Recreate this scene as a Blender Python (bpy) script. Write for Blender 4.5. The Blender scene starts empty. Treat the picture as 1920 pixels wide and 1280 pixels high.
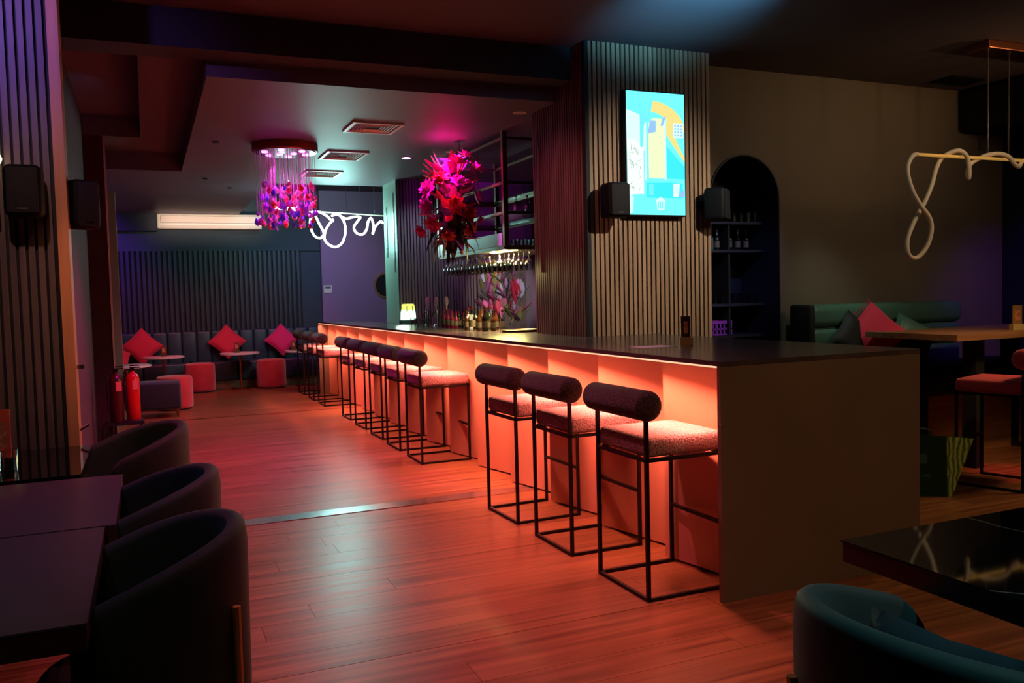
import bpy, bmesh, math, random
from mathutils import Vector, Matrix
random.seed(7)
PI = math.pi
C = bpy.context.scene.collection

def S(r, g, b):
    def l(v):
        v /= 255.0
        return v / 12.92 if v <= .04045 else ((v + .055) / 1.055) ** 2.4
    return (l(r), l(g), l(b), 1)

# ------------------------------------------------------------------ camera
cam_d = bpy.data.cameras.new('camera')
cam = bpy.data.objects.new('camera', cam_d)
C.objects.link(cam)
cam_d.sensor_width = 36
cam_d.lens = 1593.9 / 1920 * 36
cam_d.clip_start = .05
yaw, pitch, roll = .4049, .05439, -.025246
f0 = Vector((math.sin(yaw), math.cos(yaw), 0))
r0 = Vector((math.cos(yaw), -math.sin(yaw), 0))
u0 = Vector((0, 0, 1))
fw = f0 * math.cos(pitch) - u0 * math.sin(pitch)
u1 = u0 * math.cos(pitch) + f0 * math.sin(pitch)
rt = r0 * math.cos(roll) + u1 * math.sin(roll)
up = u1 * math.cos(roll) - r0 * math.sin(roll)
M = Matrix((rt, up, -fw)).transposed().to_4x4()
M.translation = Vector((0, 0, 1.42))
cam.matrix_world = M
bpy.context.scene.camera = cam

# ------------------------------------------------------------------ view
vs = bpy.context.scene.view_settings
vs.view_transform = 'Standard'
vs.look = 'None'
vs.gamma = 1
vs.use_curve_mapping = False
vs.exposure = 0.15

# ------------------------------------------------------------------ world
w = bpy.data.worlds.new('world')
bpy.context.scene.world = w
w.use_nodes = True
w.node_tree.nodes['Background'].inputs[0].default_value = (.9, .6, .55, 1)
w.node_tree.nodes['Background'].inputs[1].default_value = .004


# ------------------------------------------------------------------ lights
def light(name, kind, loc, power, col, target=None, **kw):
    d = bpy.data.lights.new(name, kind)
    d.energy = power
    d.color = col
    for k, v in kw.items():
        setattr(d, k, v)
    o = bpy.data.objects.new(name, d)
    C.objects.link(o)
    o.location = loc
    if target is not None:
        o.rotation_euler = (Vector(target) - Vector(loc)).to_track_quat('-Z', 'Y').to_euler()
    return o


def spot(loc, tgt, power, col, size=70, blend=.6, soft=.04):
    return light('spot_lamp', 'SPOT', loc, power, col, tgt, spot_size=math.radians(size), spot_blend=blend, shadow_soft_size=soft)


ORANGE = (1, .27, .18)
MAG = (1, .04, .50)
# LED tape under the bar top: long thin area lamps shining down and at the panels
light('led_tape_lamp', 'AREA', (2.375, 8.0, 1.066), 160, ORANGE, None, shape='RECTANGLE', size=.02, size_y=9.6, spread=math.radians(112)).rotation_euler = (0, 0, 0)
light('led_tape_lamp', 'AREA', (2.385, 8.0, 1.064), 9, ORANGE, None, shape='RECTANGLE', size=.02, size_y=9.6).rotation_euler = (0, .0, 0)
# magenta / red ceiling spots over the aisle
spot((.6, 7.6, 2.86), (.35, 7.6, 0), 360, (1, .02, .40), 95, 1)
spot((-.1, 11.5, 2.86), (-.08, 11.58, 0), 26, (.25, .05, 1), 30, 1)
spot((1.3, 10.6, 2.86), (1.1, 10.9, 0), 230, (1, .14, .30), 105, 1)
spot((1.3, 4.4, 3.2), (1.2, 4.2, 0), 230, (1, .20, .32), 90, 1)
spot((.5, 4.9, 3.2), (.5, 4.7, 0), 70, (1, .03, .45), 70, 1)
spot((1.0, 2.7, 3.2), (1.15, 2.75, 0), 150, (1, .22, .30), 66, 1)
# back lounge
spot((.2, 13.2, 2.86), (.0, 14.6, .5), 85, (1, .08, .16), 85, 1)
spot((1.8, 12.9, 2.86), (1.6, 14.5, .4), 95, (1, .10, .18), 85, 1)
spot((-1.2, 13.8, 2.8), (-.75, 15.35, 2.1), 120, (.34, .05, 1), 70, 1)
spot((2.2, 13.4, 2.8), (2.6, 15.35, 1.5), 22, (.14, .08, 1), 80, 1)
spot((.8, 13.2, 2.86), (.9, 15.4, 1.4), 15, (.25, .75, 1), 80, 1)
light('ac_fill', 'AREA', (1.05, 14.2, 2.62), 2.2, (1, .74, .60), (1.05, 15.1, 2.80), shape='RECTANGLE', size=1.7, size_y=.05, spread=math.radians(50))  # added area light, no fixture, brightening the air conditioner
spot((3.1, 13.4, 3.2), (3.2, 15.3, 1.5), 44, (.62, .35, .85), 80, 1)
spot((2.2, 12.7, 3.25), (2.5, 15.3, 2.85), 60, (.5, .92, 1), 75, 1)  # added spot, standing in for neon light on the upper wall
# flowers downlight and bar
spot((2.56, 7.55, 2.87), (2.72, 7.7, 2.2), 150, (1, .02, .62), 110, .5, .03)
spot((2.1, 6.9, 2.85), (2.66, 7.7, 2.35), 70, (1, .05, .5), 34, 1)  # second magenta spot, added to brighten the flowers
spot((2.95, 8.7, 2.87), (4.3, 10.4, 2.5), 80, (.75, .04, 1), 80, 1)
spot((3.5, 9.2, 2.7), (3.25, 10.4, 1.9), 44, (.60, .70, 1), 62, 1)
spot((3.9, 6.7, 2.5), (4.35, 10.3, 1.45), 420, (1, .80, .72), 18, .6)
# warm tray light above the hanging glasses
light('tray_lamp', 'AREA', (3.06, 7.25, 1.60), 34, (1, .80, .26), (2.85, 7.0, 0), shape='RECTANGLE', size=.25, size_y=.6)
light('tray_lamp', 'POINT', (3.12, 7.4, 1.79), 8, (1, .80, .35), shadow_soft_size=.02)
light('tray_lamp', 'POINT', (3.12, 7.7, 1.79), 6, (1, .80, .35), shadow_soft_size=.02)
# slatted pillar: warm white ceiling spots from the room side
spot((3.9, 2.9, 3.2), (3.5, 5.5, 1.8), 250, (1, .86, .70), 46, 1)
spot((1.6, 5.2, 3.1), (2.98, 6.0, 1.6), 70, (1, .34, .32), 60, 1)
spot((5.6, 3.0, 3.1), (5.6, 5.8, 1.8), 68, (1, .76, .48), 100, 1, .45)
spot((6.4, 3.4, 3.2), (5.0, 3.4, 0), 190, (1, .62, .24), 80, 1, .3)
spot((4.9, 3.1, 3.0), (6.2, 5.1, .2), 120, (1, .55, .22), 30, 1)
spot((3.4, .6, 3.2), (2.9, 2.1, 0), 70, (1, .52, .22), 90, 1)
spot((3.6, .3, 3.1), (3.2, 3.1, .5), 20, (1, .66, .42), 60, 1)
# weak cool spot added so the contents of the arched niche show
spot((4.0, 3.9, 3.1), (4.62, 6.0, 1.6), 80, (.45, .55, 1), 26, 1)
# added mid-air spot, no fixture, throwing a blue patch on the ceiling
spot((3.0, 3.3, 2.66), (3.2, 4.2, 3.24), 420, (.14, .58, 1), 50, 1, .08)
spot((4.7, 4.75, 3.15), (5.5, 5.6, 1.1), 45, (.75, 1, .8), 34, 1)  # greenish spot added to brighten the high banquette
spot((-.3, 7.4, 2.9), (-.52, 8.2, 3.25), 3, (.1, .5, 1), 50, 1, .05)
spot((7.0, 3.3, 2.75), (6.5, 4.3, 3.24), 30, (1, .58, .25), 90, 1)  # warm uplight added for the pendant canopy and the ceiling near it
# left slats
spot((-.9, 3.4, 3.2), (-.6, 4.7, 2.8), 80, (.38, .20, 1), 55, 1)
spot((-.5, 2.6, 3.1), (-.55, 4.7, 1.5), 62, (1, .52, .44), 50, 1)
spot((.6, 3.5, 3.1), (-.35, 4.75, 1.4), 70, (1, .42, .20), 20, 1)
# right lounge: pink stool, purple corner
spot((6.3, 3.2, 3.2), (6.02, 4.0, .8), 260, (1, .06, .16), 15, .9)
spot((7.2, 4.6, 2.8), (7.7, 5.3, .6), 45, (.22, .03, 1), 80, 1)
spot((1.9, .5, 2.9), (1.4, 1.2, .7), 75, (.2, .62, .60), 50, 1)
spot((-.2, 1.0, 3.1), (.1, 2.6, .6), 9, (.5, .8, .5), 60, 1)
spot((-.6, 1.4, 3.1), (-.6, 2.8, .7), 26, (.9, .5, .65), 50, 1)
spot((-.4, 3.3, 2.9), (.1, 3.0, .7), 20, (.08, .10, 1), 60, 1)


# ------------------------------------------------------------------ materials
MATS = {}


def mat(name, col, rough=.6, metal=0, spec=.5, bump=None, var=None, emit=None, strength=1, alpha=None, trans=0, sheen=0, coat=0):
    if name in MATS:
        return MATS[name]
    m = bpy.data.materials.new(name)
    m.use_nodes = True
    nt = m.node_tree
    b = nt.nodes['Principled BSDF']
    b.inputs['Base Color'].default_value = col
    b.inputs['Roughness'].default_value = rough
    b.inputs['Metallic'].default_value = metal
    b.inputs['Specular IOR Level'].default_value = spec
    b.inputs['Transmission Weight'].default_value = trans
    b.inputs['Sheen Weight'].default_value = sheen
    b.inputs['Coat Weight'].default_value = coat
    tc = nt.nodes.new('ShaderNodeTexCoord')
    if var:  # (scale, amount)
        n = nt.nodes.new('ShaderNodeTexNoise')
        n.inputs['Scale'].default_value = var[0]
        n.inputs['Detail'].default_value = 5
        nt.links.new(tc.outputs['Object'], n.inputs['Vector'])
        r = nt.nodes.new('ShaderNodeValToRGB')
        k = var[1]
        r.color_ramp.elements[0].position = .3
        r.color_ramp.elements[1].position = .7
        r.color_ramp.elements[0].color = tuple(max(0, c * (1 - k)) for c in col[:3]) + (1,)
        r.color_ramp.elements[1].color = tuple(min(1, c * (1 + k)) for c in col[:3]) + (1,)
        nt.links.new(n.outputs['Fac'], r.inputs['Fac'])
        nt.links.new(r.outputs['Color'], b.inputs['Base Color'])
    if bump:  # (scale, strength, distance)
        n = nt.nodes.new('ShaderNodeTexNoise')
        n.inputs['Scale'].default_value = bump[0]
        n.inputs['Detail'].default_value = 3
        nt.links.new(tc.outputs['Object'], n.inputs['Vector'])
        bp = nt.nodes.new('ShaderNodeBump')
        bp.inputs['Strength'].default_value = bump[1]
        bp.inputs['Distance'].default_value = bump[2]
        nt.links.new(n.outputs['Fac'], bp.inputs['Height'])
        nt.links.new(bp.outputs['Normal'], b.inputs['Normal'])
    if emit:
        b.inputs['Specular IOR Level'].default_value = 0
        b.inputs['Emission Color'].default_value = emit
        b.inputs['Emission Strength'].default_value = strength
    if alpha is not None:
        b.inputs['Alpha'].default_value = alpha
    MATS[name] = m
    return m


def wood_mat(name, c1, c2, rough, axis='x', rand=.25, coat=0, sc=1.0):
    m = bpy.data.materials.new(name)
    m.use_nodes = True
    nt = m.node_tree
    L = nt.links.new
    b = nt.nodes['Principled BSDF']
    tc = nt.nodes.new('ShaderNodeTexCoord')
    mp = nt.nodes.new('ShaderNodeMapping')
    s = {'x': (1.2, 28, 28), 'y': (28, 1.2, 28), 'z': (28, 28, 1.2)}[axis]
    mp.inputs['Scale'].default_value = tuple(v * sc for v in s)
    L(tc.outputs['Object'], mp.inputs['Vector'])
    oi = nt.nodes.new('ShaderNodeObjectInfo')
    n = nt.nodes.new('ShaderNodeTexNoise')
    n.noise_dimensions = '4D'
    n.inputs['Scale'].default_value = 1
    n.inputs['Detail'].default_value = 6
    mul = nt.nodes.new('ShaderNodeMath')
    mul.operation = 'MULTIPLY'
    mul.inputs[1].default_value = 20
    L(oi.outputs['Random'], mul.inputs[0])
    L(mul.outputs[0], n.inputs['W'])
    L(mp.outputs[0], n.inputs['Vector'])
    r = nt.nodes.new('ShaderNodeValToRGB')
    r.color_ramp.elements[0].position = .32
    r.color_ramp.elements[1].position = .7
    r.color_ramp.elements[0].color = c1
    r.color_ramp.elements[1].color = c2
    L(n.outputs['Fac'], r.inputs['Fac'])
    hs = nt.nodes.new('ShaderNodeHueSaturation')
    mr = nt.nodes.new('ShaderNodeMapRange')
    mr.inputs['To Min'].default_value = 1 - rand
    mr.inputs['To Max'].default_value = 1 + rand
    L(oi.outputs['Random'], mr.inputs['Value'])
    L(mr.outputs[0], hs.inputs['Value'])
    L(r.outputs['Color'], hs.inputs['Color'])
    L(hs.outputs[0], b.inputs['Base Color'])
    r2 = nt.nodes.new('ShaderNodeMapRange')
    r2.inputs['To Min'].default_value = rough - .06
    r2.inputs['To Max'].default_value = rough + .10
    L(n.outputs['Fac'], r2.inputs['Value'])
    L(r2.outputs[0], b.inputs['Roughness'])
    bp = nt.nodes.new('ShaderNodeBump')
    bp.inputs['Strength'].default_value = .18
    bp.inputs['Distance'].default_value = .001
    L(n.outputs['Fac'], bp.inputs['Height'])
    L(bp.outputs[0], b.inputs['Normal'])
    b.inputs['Coat Weight'].default_value = coat
    MATS[name] = m
    return m


def thin_glass(name, col, gloss=.35, rough=.03):
    m = bpy.data.materials.new(name)
    m.use_nodes = True
    nt = m.node_tree
    nt.nodes.remove(nt.nodes['Principled BSDF'])
    out = nt.nodes['Material Output']
    t = nt.nodes.new('ShaderNodeBsdfTransparent')
    t.inputs[0].default_value = col
    g = nt.nodes.new('ShaderNodeBsdfGlossy')
    g.inputs['Roughness'].default_value = rough
    lw = nt.nodes.new('ShaderNodeLayerWeight')
    lw.inputs['Blend'].default_value = gloss
    mx = nt.nodes.new('ShaderNodeMixShader')
    nt.links.new(lw.outputs['Facing'], mx.inputs[0])
    nt.links.new(t.outputs[0], mx.inputs[1])
    nt.links.new(g.outputs[0], mx.inputs[2])
    nt.links.new(mx.outputs[0], out.inputs[0])
    MATS[name] = m
    return m


def crystal_mat(name, col):
    m = bpy.data.materials.new(name)
    m.use_nodes = True
    nt = m.node_tree
    nt.nodes.remove(nt.nodes['Principled BSDF'])
    out = nt.nodes['Material Output']
    d = nt.nodes.new('ShaderNodeBsdfDiffuse')
    d.inputs[0].default_value = col
    t = nt.nodes.new('ShaderNodeBsdfTranslucent')
    t.inputs[0].default_value = col
    g = nt.nodes.new('ShaderNodeBsdfGlossy')
    g.inputs['Roughness'].default_value = .08
    m1 = nt.nodes.new('ShaderNodeMixShader')
    m1.inputs[0].default_value = .6
    m2 = nt.nodes.new('ShaderNodeMixShader')
    m2.inputs[0].default_value = .25
    nt.links.new(d.outputs[0], m1.inputs[1])
    nt.links.new(t.outputs[0], m1.inputs[2])
    nt.links.new(m1.outputs[0], m2.inputs[1])
    nt.links.new(g.outputs[0], m2.inputs[2])
    nt.links.new(m2.outputs[0], out.inputs[0])
    MATS[name] = m
    return m


def emis(name, col, s):
    return mat(name, (0, 0, 0, 1), .5, emit=col, strength=s)


M_floor = wood_mat('floor_wood', S(96, 56, 34), S(150, 96, 60), .30, 'x', .05)
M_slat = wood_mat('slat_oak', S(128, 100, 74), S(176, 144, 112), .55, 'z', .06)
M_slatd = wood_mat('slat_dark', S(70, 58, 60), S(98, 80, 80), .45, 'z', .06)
M_slatr = wood_mat('slat_side_shaded', S(88, 60, 56), S(120, 84, 78), .45, 'z', .06)  # darker copy of the oak, dim red light on the side painted in
M_slatb = mat('slat_blue', S(34, 46, 58), .5, bump=(30, .1, .002))
M_edge = wood_mat('edge_oak', S(170, 110, 74), S(206, 142, 100), .5, 'z', .02)
M_black = mat('matt_black', S(14, 13, 16), .7)
M_blackm = mat('black_metal', S(26, 18, 18), .45, .6)
M_ceil = mat('ceiling_paint', S(84, 74, 78), .8, var=(2, .05))
M_ceilr = mat('ceiling_satin', S(94, 84, 96), .5, var=(2, .05))
M_ceild = mat('ceiling_dark', S(40, 40, 50), .75, var=(2, .05))
M_wallr = mat('wall_taupe', S(112, 98, 82), .8, var=(1.2, .08), bump=(60, .06, .002))
M_wallm = mat('wall_mauve', S(150, 118, 150), .7, var=(1.2, .05))
M_wallt = mat('wall_teal', S(50, 62, 72), .7, var=(1.2, .05))
M_walld = mat('wall_maroon', S(60, 30, 40), .75, var=(1.5, .08))
M_pt = mat('pillar_gloss', S(140, 165, 150), .42, var=(3, .05))
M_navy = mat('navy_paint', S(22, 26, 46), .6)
M_bar = mat('bar_panel', S(206, 140, 112), .42, var=(3, .03))
M_barend = mat('bar_end', S(112, 94, 78), .5, var=(2.5, .06))
M_top = mat('bar_top', S(78, 66, 66), .2, var=(6, .2))
M_boucle = mat('boucle', S(170, 126, 124), .95, bump=(110, 1.0, .01), var=(95, .6), sheen=.2)
M_bouc2 = mat('boucle_shaded', S(52, 34, 34), .95, bump=(110, 1.0, .01), var=(95, .7), sheen=.15)  # boucle darkened for the rolls, shade of their aisle side in the colour
M_vel = mat('teal_velvet', S(34, 54, 60), .75, sheen=.12, var=(5, .15))
M_velg = mat('green_velvet', S(18, 30, 22), .8, sheen=.06, var=(5, .15))
M_leath = mat('teal_leather', S(44, 62, 74), .42, var=(6, .12))
M_leathg = mat('green_leather', S(74, 108, 94), .36, var=(6, .12))
M_red = mat('red_velvet', S(190, 26, 46), .8, sheen=.5, var=(8, .12))
M_redc = mat('red_cushion', S(205, 22, 62), .75, sheen=.3)
M_pinkc = mat('pink_cushion', S(225, 20, 100), .75, sheen=.3)
M_brass = mat('brass', S(216, 160, 90), .4, .8)
M_rose = mat('rose_gold', S(190, 120, 90), .25, 1)
M_bronze = mat('bronze_frame', S(120, 96, 66), .35, .8)
M_steel = mat('steel', S(200, 200, 205), .2, 1)
M_strip = mat('floor_strip_metal', S(210, 205, 205), .22, 1)
M_white = mat('white_plastic', S(235, 222, 205), .4)
M_whitet = mat('white_stone', S(225, 205, 205), .3, var=(9, .06))
M_neon = emis('white_neon', (.86, 1, .93, 1), 5)
M_led = emis('led_orange', (1, .42, .25, 1), 1.5)
M_pinkl = emis('pink_lamp', (1, .22, .85, 1), 5)
M_magl = emis('magenta_lamp', (1, .25, .9, 1), 40)
M_warml = emis('warm_lamp', (1, .78, .35, 1), 5)
M_glass = thin_glass('clear_glass', (.93, .95, .95, 1))
M_glassm = thin_glass('shelf_glass', (.75, .8, .8, 1), .3)
M_spk = mat('speaker_black', S(10, 12, 18), .6, spec=.2)
M_spkg = mat('speaker_grille', S(12, 12, 16), .8, bump=(300, .5, .002))


NTH = ['first', 'second', 'third', 'fourth', 'fifth', 'sixth', 'seventh', 'eighth', 'ninth', 'tenth', 'eleventh', 'twelfth', 'thirteenth', 'fourteenth', 'fifteenth', 'sixteenth']


# ------------------------------------------------------------------ mesh helper
class MB:
    def __init__(s):
        s.v = []; s.f = []; s.mi = []; s.cur = 0

    def add(s, vs, fs, mi=None):
        o = len(s.v)
        s.v += [tuple(v) for v in vs]
        s.f += [tuple(i + o for i in f) for f in fs]
        s.mi += [s.cur if mi is None else mi] * len(fs)
        return s

    def box(s, x0, y0, z0, x1, y1, z1, mx=None, mi=None):
        vs = [Vector(p) for p in ((x0, y0, z0), (x1, y0, z0), (x1, y1, z0), (x0, y1, z0), (x0, y0, z1), (x1, y0, z1), (x1, y1, z1), (x0, y1, z1))]
        if mx is not None:
            vs = [mx @ v for v in vs]
        return s.add(vs, [(0, 3, 2, 1), (4, 5, 6, 7), (0, 1, 5, 4), (1, 2, 6, 5), (2, 3, 7, 6), (3, 0, 4, 7)], mi)

    def rbox(s, x0, y0, z0, x1, y1, z1, r=.02, seg=3, mx=None):
        bm = bmesh.new()
        bmesh.ops.create_cube(bm, size=1)
        for v in bm.verts:
            v.co = Vector(((x0 + x1) / 2 + v.co.x * (x1 - x0), (y0 + y1) / 2 + v.co.y * (y1 - y0), (z0 + z1) / 2 + v.co.z * (z1 - z0)))
        bmesh.ops.bevel(bm, geom=bm.edges[:], offset=r, segments=seg, profile=.5, affect='EDGES')
        bm.verts.index_update()
        vs = [(mx @ v.co if mx is not None else v.co.copy()) for v in bm.verts]
        s.add(vs, [[v.index for v in f.verts] for f in bm.faces])
        bm.free()
        return s

    def prism(s, poly, z0, z1):
        n = len(poly)
        vs = [(x, y, z0) for x, y in poly] + [(x, y, z1) for x, y in poly]
        fs = [tuple(range(n - 1, -1, -1)), tuple(range(n, 2 * n))] + [(i, (i + 1) % n, n + (i + 1) % n, n + i) for i in range(n)]
        return s.add(vs, fs)

    def lathe(s, prof, c=(0, 0, 0), n=20, mx=None):
        vs = []; fs = []
        for r, z in prof:
            for k in range(n):
                a = 2 * PI * k / n
                p = Vector((r * math.cos(a), r * math.sin(a), z))
                if mx is not None:
                    p = mx @ p
                vs.append(p + Vector(c))
        for i in range(len(prof) - 1):
            for k in range(n):
                k2 = (k + 1) % n
                fs.append((i * n + k, i * n + k2, (i + 1) * n + k2, (i + 1) * n + k))
        fs.append(tuple(range(n - 1, -1, -1)))
        fs.append(tuple(range((len(prof) - 1) * n, len(prof) * n)))
        return s.add(vs, fs)

    def tube(s, pts, r, n=8, closed=False, caps=True):
        pts = [Vector(p) for p in pts]
        N = len(pts)
        rs = r if isinstance(r, (list, tuple)) else [r] * N
        prev = None
        vs = []
        for i, p in enumerate(pts):
            a = pts[(i - 1) % N] if (closed or i > 0) else p
            b = pts[(i + 1) % N] if (closed or i < N - 1) else p
            t = (b - a).normalized()
            if prev is None:
                q = Vector((0, 0, 1)) if abs(t.z) < .9 else Vector((1, 0, 0))
                nrm = t.cross(q).normalized()
            else:
                nrm = (prev - t * prev.dot(t)).normalized()
            prev = nrm
            bn = t.cross(nrm)
            for k in range(n):
                an = 2 * PI * k / n + PI / n
                vs.append(p + (nrm * math.cos(an) + bn * math.sin(an)) * rs[i])
        fs = []
        for i in range(N if closed else N - 1):
            j = (i + 1) % N
            for k in range(n):
                k2 = (k + 1) % n
                fs.append((i * n + k, i * n + k2, j * n + k2, j * n + k))
        if caps and not closed:
            fs.append(tuple(range(n - 1, -1, -1)))
            fs.append(tuple(range((N - 1) * n, N * n)))
        return s.add(vs, fs)

    def data(s, name, mats, smooth=False):
        me = bpy.data.meshes.new(name)
        me.from_pydata(s.v, [], s.f)
        for m in (mats if isinstance(mats, (list, tuple)) else [mats]):
            me.materials.append(m)
        if any(s.mi):
            me.polygons.foreach_set('material_index', s.mi)
        bm = bmesh.new()
        bm.from_mesh(me)
        bmesh.ops.recalc_face_normals(bm, faces=bm.faces)
        bm.to_mesh(me)
        bm.free()
        if smooth:
            me.polygons.foreach_set('use_smooth', [True] * len(me.polygons))
            me.set_sharp_from_angle(angle=math.radians(40))
        me.update()
        return me

    def obj(s, name, mats, parent=None, smooth=False, label=None, cat=None, group=None, kind=None, loc=None, rotz=0):
        o = bpy.data.objects.new(name, s.data(name, mats, smooth))
        C.objects.link(o)
        if parent is not None:
            o.parent = parent
        if loc is not None:
            o.location = loc
        o.rotation_euler[2] = rotz
        tag(o, label, cat, group, kind)
        return o


def tag(o, label=None, cat=None, group=None, kind=None):
    if label: o['label'] = label
    if cat: o['category'] = cat
    if group: o['group'] = group
    if kind: o['kind'] = kind
    return o


def thing(name, label, cat, loc=(0, 0, 0), rotz=0, group=None, kind=None):
    o = bpy.data.objects.new(name, None)
    C.objects.link(o)
    o.location = loc
    o.rotation_euler[2] = rotz
    o.empty_display_size = .1
    return tag(o, label, cat, group, kind)


def dup(root, loc, rotz=0, label=None, group=None):
    def cp(o, par):
        c = o.copy()
        C.objects.link(c)
        if par is not None:
            c.parent = par
        for ch in kids.get(o, []):
            cp(ch, c)
        return c
    kids = {}
    for o in C.objects:
        if o.parent is not None:
            kids.setdefault(o.parent, []).append(o)
    r = cp(root, None)
    r.location = loc
    r.rotation_euler[2] = rotz
    if label: r['label'] = label
    if group: r['group'] = group
    return r


def part(name, data, parent, loc=(0, 0, 0), rot=(0, 0, 0), scale=(1, 1, 1)):
    o = bpy.data.objects.new(name, data)
    C.objects.link(o)
    o.parent = parent
    o.location = loc
    o.rotation_euler = rot
    o.scale = scale
    return o


def smoothpath(pts, k=6):
    P = [Vector(p) for p in pts]
    out = []
    for i in range(len(P) - 1):
        a = P[max(i - 1, 0)]; b = P[i]; c = P[i + 1]; d = P[min(i + 2, len(P) - 1)]
        for j in range(k):
            t = j / k
            out.append(.5 * ((2 * b) + (c - a) * t + (2 * a - 5 * b + 4 * c - d) * t * t + (-a + 3 * b - 3 * c + d) * t ** 3))
    out.append(P[-1])
    return out


# ================================================================== SETTING
# ---- floor: slab + planks running across the room
fl = MB().box(-3.2, -1.6, -.06, 8.6, 15.7, -.013).obj('floor', M_black, label='brown wood plank floor glowing red beside the bar', cat='floor', kind='structure')
rw = .185
far = MB()
y = -1.2
row = 0
random.seed(11)
cnt = 0
while y < 15.55:
    x = -3.1 - random.random() * 1.2
    while x < 8.4:
        L = 2.1
        xa, xb = max(x, -3.1), min(x + L, 8.4)
        if xb - xa > .05:
            dz = random.uniform(-.0005, .0004)
            r_ = 1.0
            # planks clearly seen in the photo are single objects
            vis = 1.25 < y < 5.5 and xa < .9 + y * .95 and xb > -.05 * y + .1
            if vis and cnt < 290:
                b = MB().box(xa + .0008, y + .0008, -.012, xb - .0008, y + rw - .0008, dz)
                b.obj('floor_plank', M_floor, fl)
                cnt += 1
            else:
                far.box(xa + .0008, y + .0008, -.012, xb - .0008, y + rw - .0008, dz)
        x += L
    y += rw
    row += 1
o = far.obj('floor_planks', M_floor, fl, kind='stuff')
MB().box(.38, 5.57, .0006, 2.62, 5.72, .004).obj('floor_strip', M_strip, label='polished metal transition strip across the wood floor', cat='floor strip')
MB().box(-.3, 11.05, .0006, 2.5, 11.075, .003).obj('floor_strip', M_rose, label='thin metal joint line across the floor near the lounge', cat='floor strip')

# ---- ceilings
MB().box(-3.2, -1.6, 3.24, 8.6, 5.8, 3.34).obj('ceiling', M_ceil, label='dark painted ceiling above the near room', cat='ceiling', kind='structure')
MB().box(-.5, 5.70, 3.0, 4.0, 5.97, 3.24).obj('ceiling_beam', M_ceild, label='dark ceiling beam crossing above the aisle to the slatted pillar', cat='beam', kind='structure')
lc = MB()
lc.box(.43, 5.97, 2.9, 1.5, 15.5, 3.0)
lc.box(1.5, 5.97, 2.9, 6.2, 11.1, 3.0)
lc.box(4.2, 11.1, 2.9, 6.2, 15.5, 3.0)
lc.box(-1.6, 10.3, 2.9, .43, 15.5, 3.0)
lc.box(.43, 5.97, 3.0, .45, 10.3, 3.4)
lc.box(-.5, 10.3, 3.0, .45, 10.32, 3.4)
lc.box(1.5, 11.1, 3.0, 4.2, 11.12, 3.5)
lc.box(1.48, 11.1, 3.0, 1.5, 15.5, 3.5)
lc.obj('ceiling', M_ceilr, label='lowered ceiling panel over the bar and lounge', cat='ceiling', kind='structure')
MB().box(1.5, 11.1, 3.36, 4.2, 15.5, 3.45).obj('ceiling', M_ceil, label='recessed ceiling above the white neon squiggle', cat='ceiling', kind='structure')
rc = MB()
rc.box(.02, 5.97, 3.1, .43, 10.3, 3.3)
rc.box(-.7, 9.42, 3.1, .02, 10.3, 3.3)
rc.obj('ceiling', M_ceil, label='stepped recess ring in the aisle ceiling', cat='ceiling', kind='structure')
MB().box(-.7, 5.8, 3.3, .3, 9.6, 3.36).obj('ceiling', M_ceil, label='deepest recess of the aisle ceiling at far left', cat='ceiling', kind='structure')
# small sensors on the lowered ceiling
for (x, y_) in ((.66, 8.35), (1.06, 11.6), (.72, 10.8)):
    MB().lathe([(.03, -.012), (.035, 0)], (x, y_, 2.9), 12).obj('smoke_sensor', M_black, label={8.35: 'small dark ceiling sensor nearest the ceiling recess', 11.6: 'small dark ceiling sensor nearest the lounge wall', 10.8: 'tiny dark ceiling sensor between the two larger ones'}[y_], cat='sensor')

# ---- walls
wl = MB()
wl.box(-.6, 4.85, 0, -.5, 9.45, 3.4)
wl.obj('wall_left', M_walld, label='dark maroon side wall behind the slatted screen', cat='wall', kind='structure')
MB().box(-.6, 9.42, 0, -.32, 9.8, 3.1).obj('wall_pier', M_walld, label='dark pier beside the fire extinguishers', cat='wall', kind='structure')
MB().box(-.325, 9.415, .0, -.31, 9.43, 3.1).obj('trim_1', M_whitet, label='pale corner bead on the dark pier', cat='trim', kind='structure')
MB().box(-.6, 9.8, 0, -.36, 10.9, 2.9).obj('wall_left', M_black, label='black wall piece behind the dark pier', cat='wall', kind='structure')
MB().box(-.36, 10.86, 0, -.275, 10.95, 2.72).obj('trim_2', M_pt, label='pale teal door frame edge beside the lounge', cat='trim', kind='structure')
MB().box(-1.7, 10.9, 0, -1.6, 15.5, 2.9).box(-1.7, 10.9, 0, -.36, 10.95, 2.9).obj('wall_left', M_wallt, label='side wall of the far lounge washed purple', cat='wall', kind='structure')
wb = MB().box(-1.7, 15.4, 0, 2.9, 15.5, 3.5).obj('wall_back', M_wallt, label='dark teal back wall of the lounge with vertical slats', cat='wall', kind='structure')
MB().box(-1.6, 15.36, 2.30, 2.9, 15.4, 2.33).obj('slat_top_rail', M_wallt, wb)
MB().box(-1.6, 15.394, .88, 2.56, 15.40, 2.30).obj('slat_backing', M_black, wb)
sl = MB().box(-.022, -.034, 0, .022, 0, 1.42).data('slat', M_slatb)
x = -1.55
while x < 2.5:
    part('slat', sl, wb, (x, 15.394, .88))
    x += .081
MB().box(2.9, 15.3, 0, 4.6, 15.4, 3.5).obj('wall_back', M_wallm, label='plain mauve back wall right of the lounge slats', cat='wall', kind='structure')
MB().box(-1.6, 15.15, 2.62, .22, 15.4, 2.9).obj('wall_box', M_navy, label='dark box under the ceiling left of the air conditioner', cat='bulkhead', kind='structure')  # plain navy box filling the dark area beside the air conditioner

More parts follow.
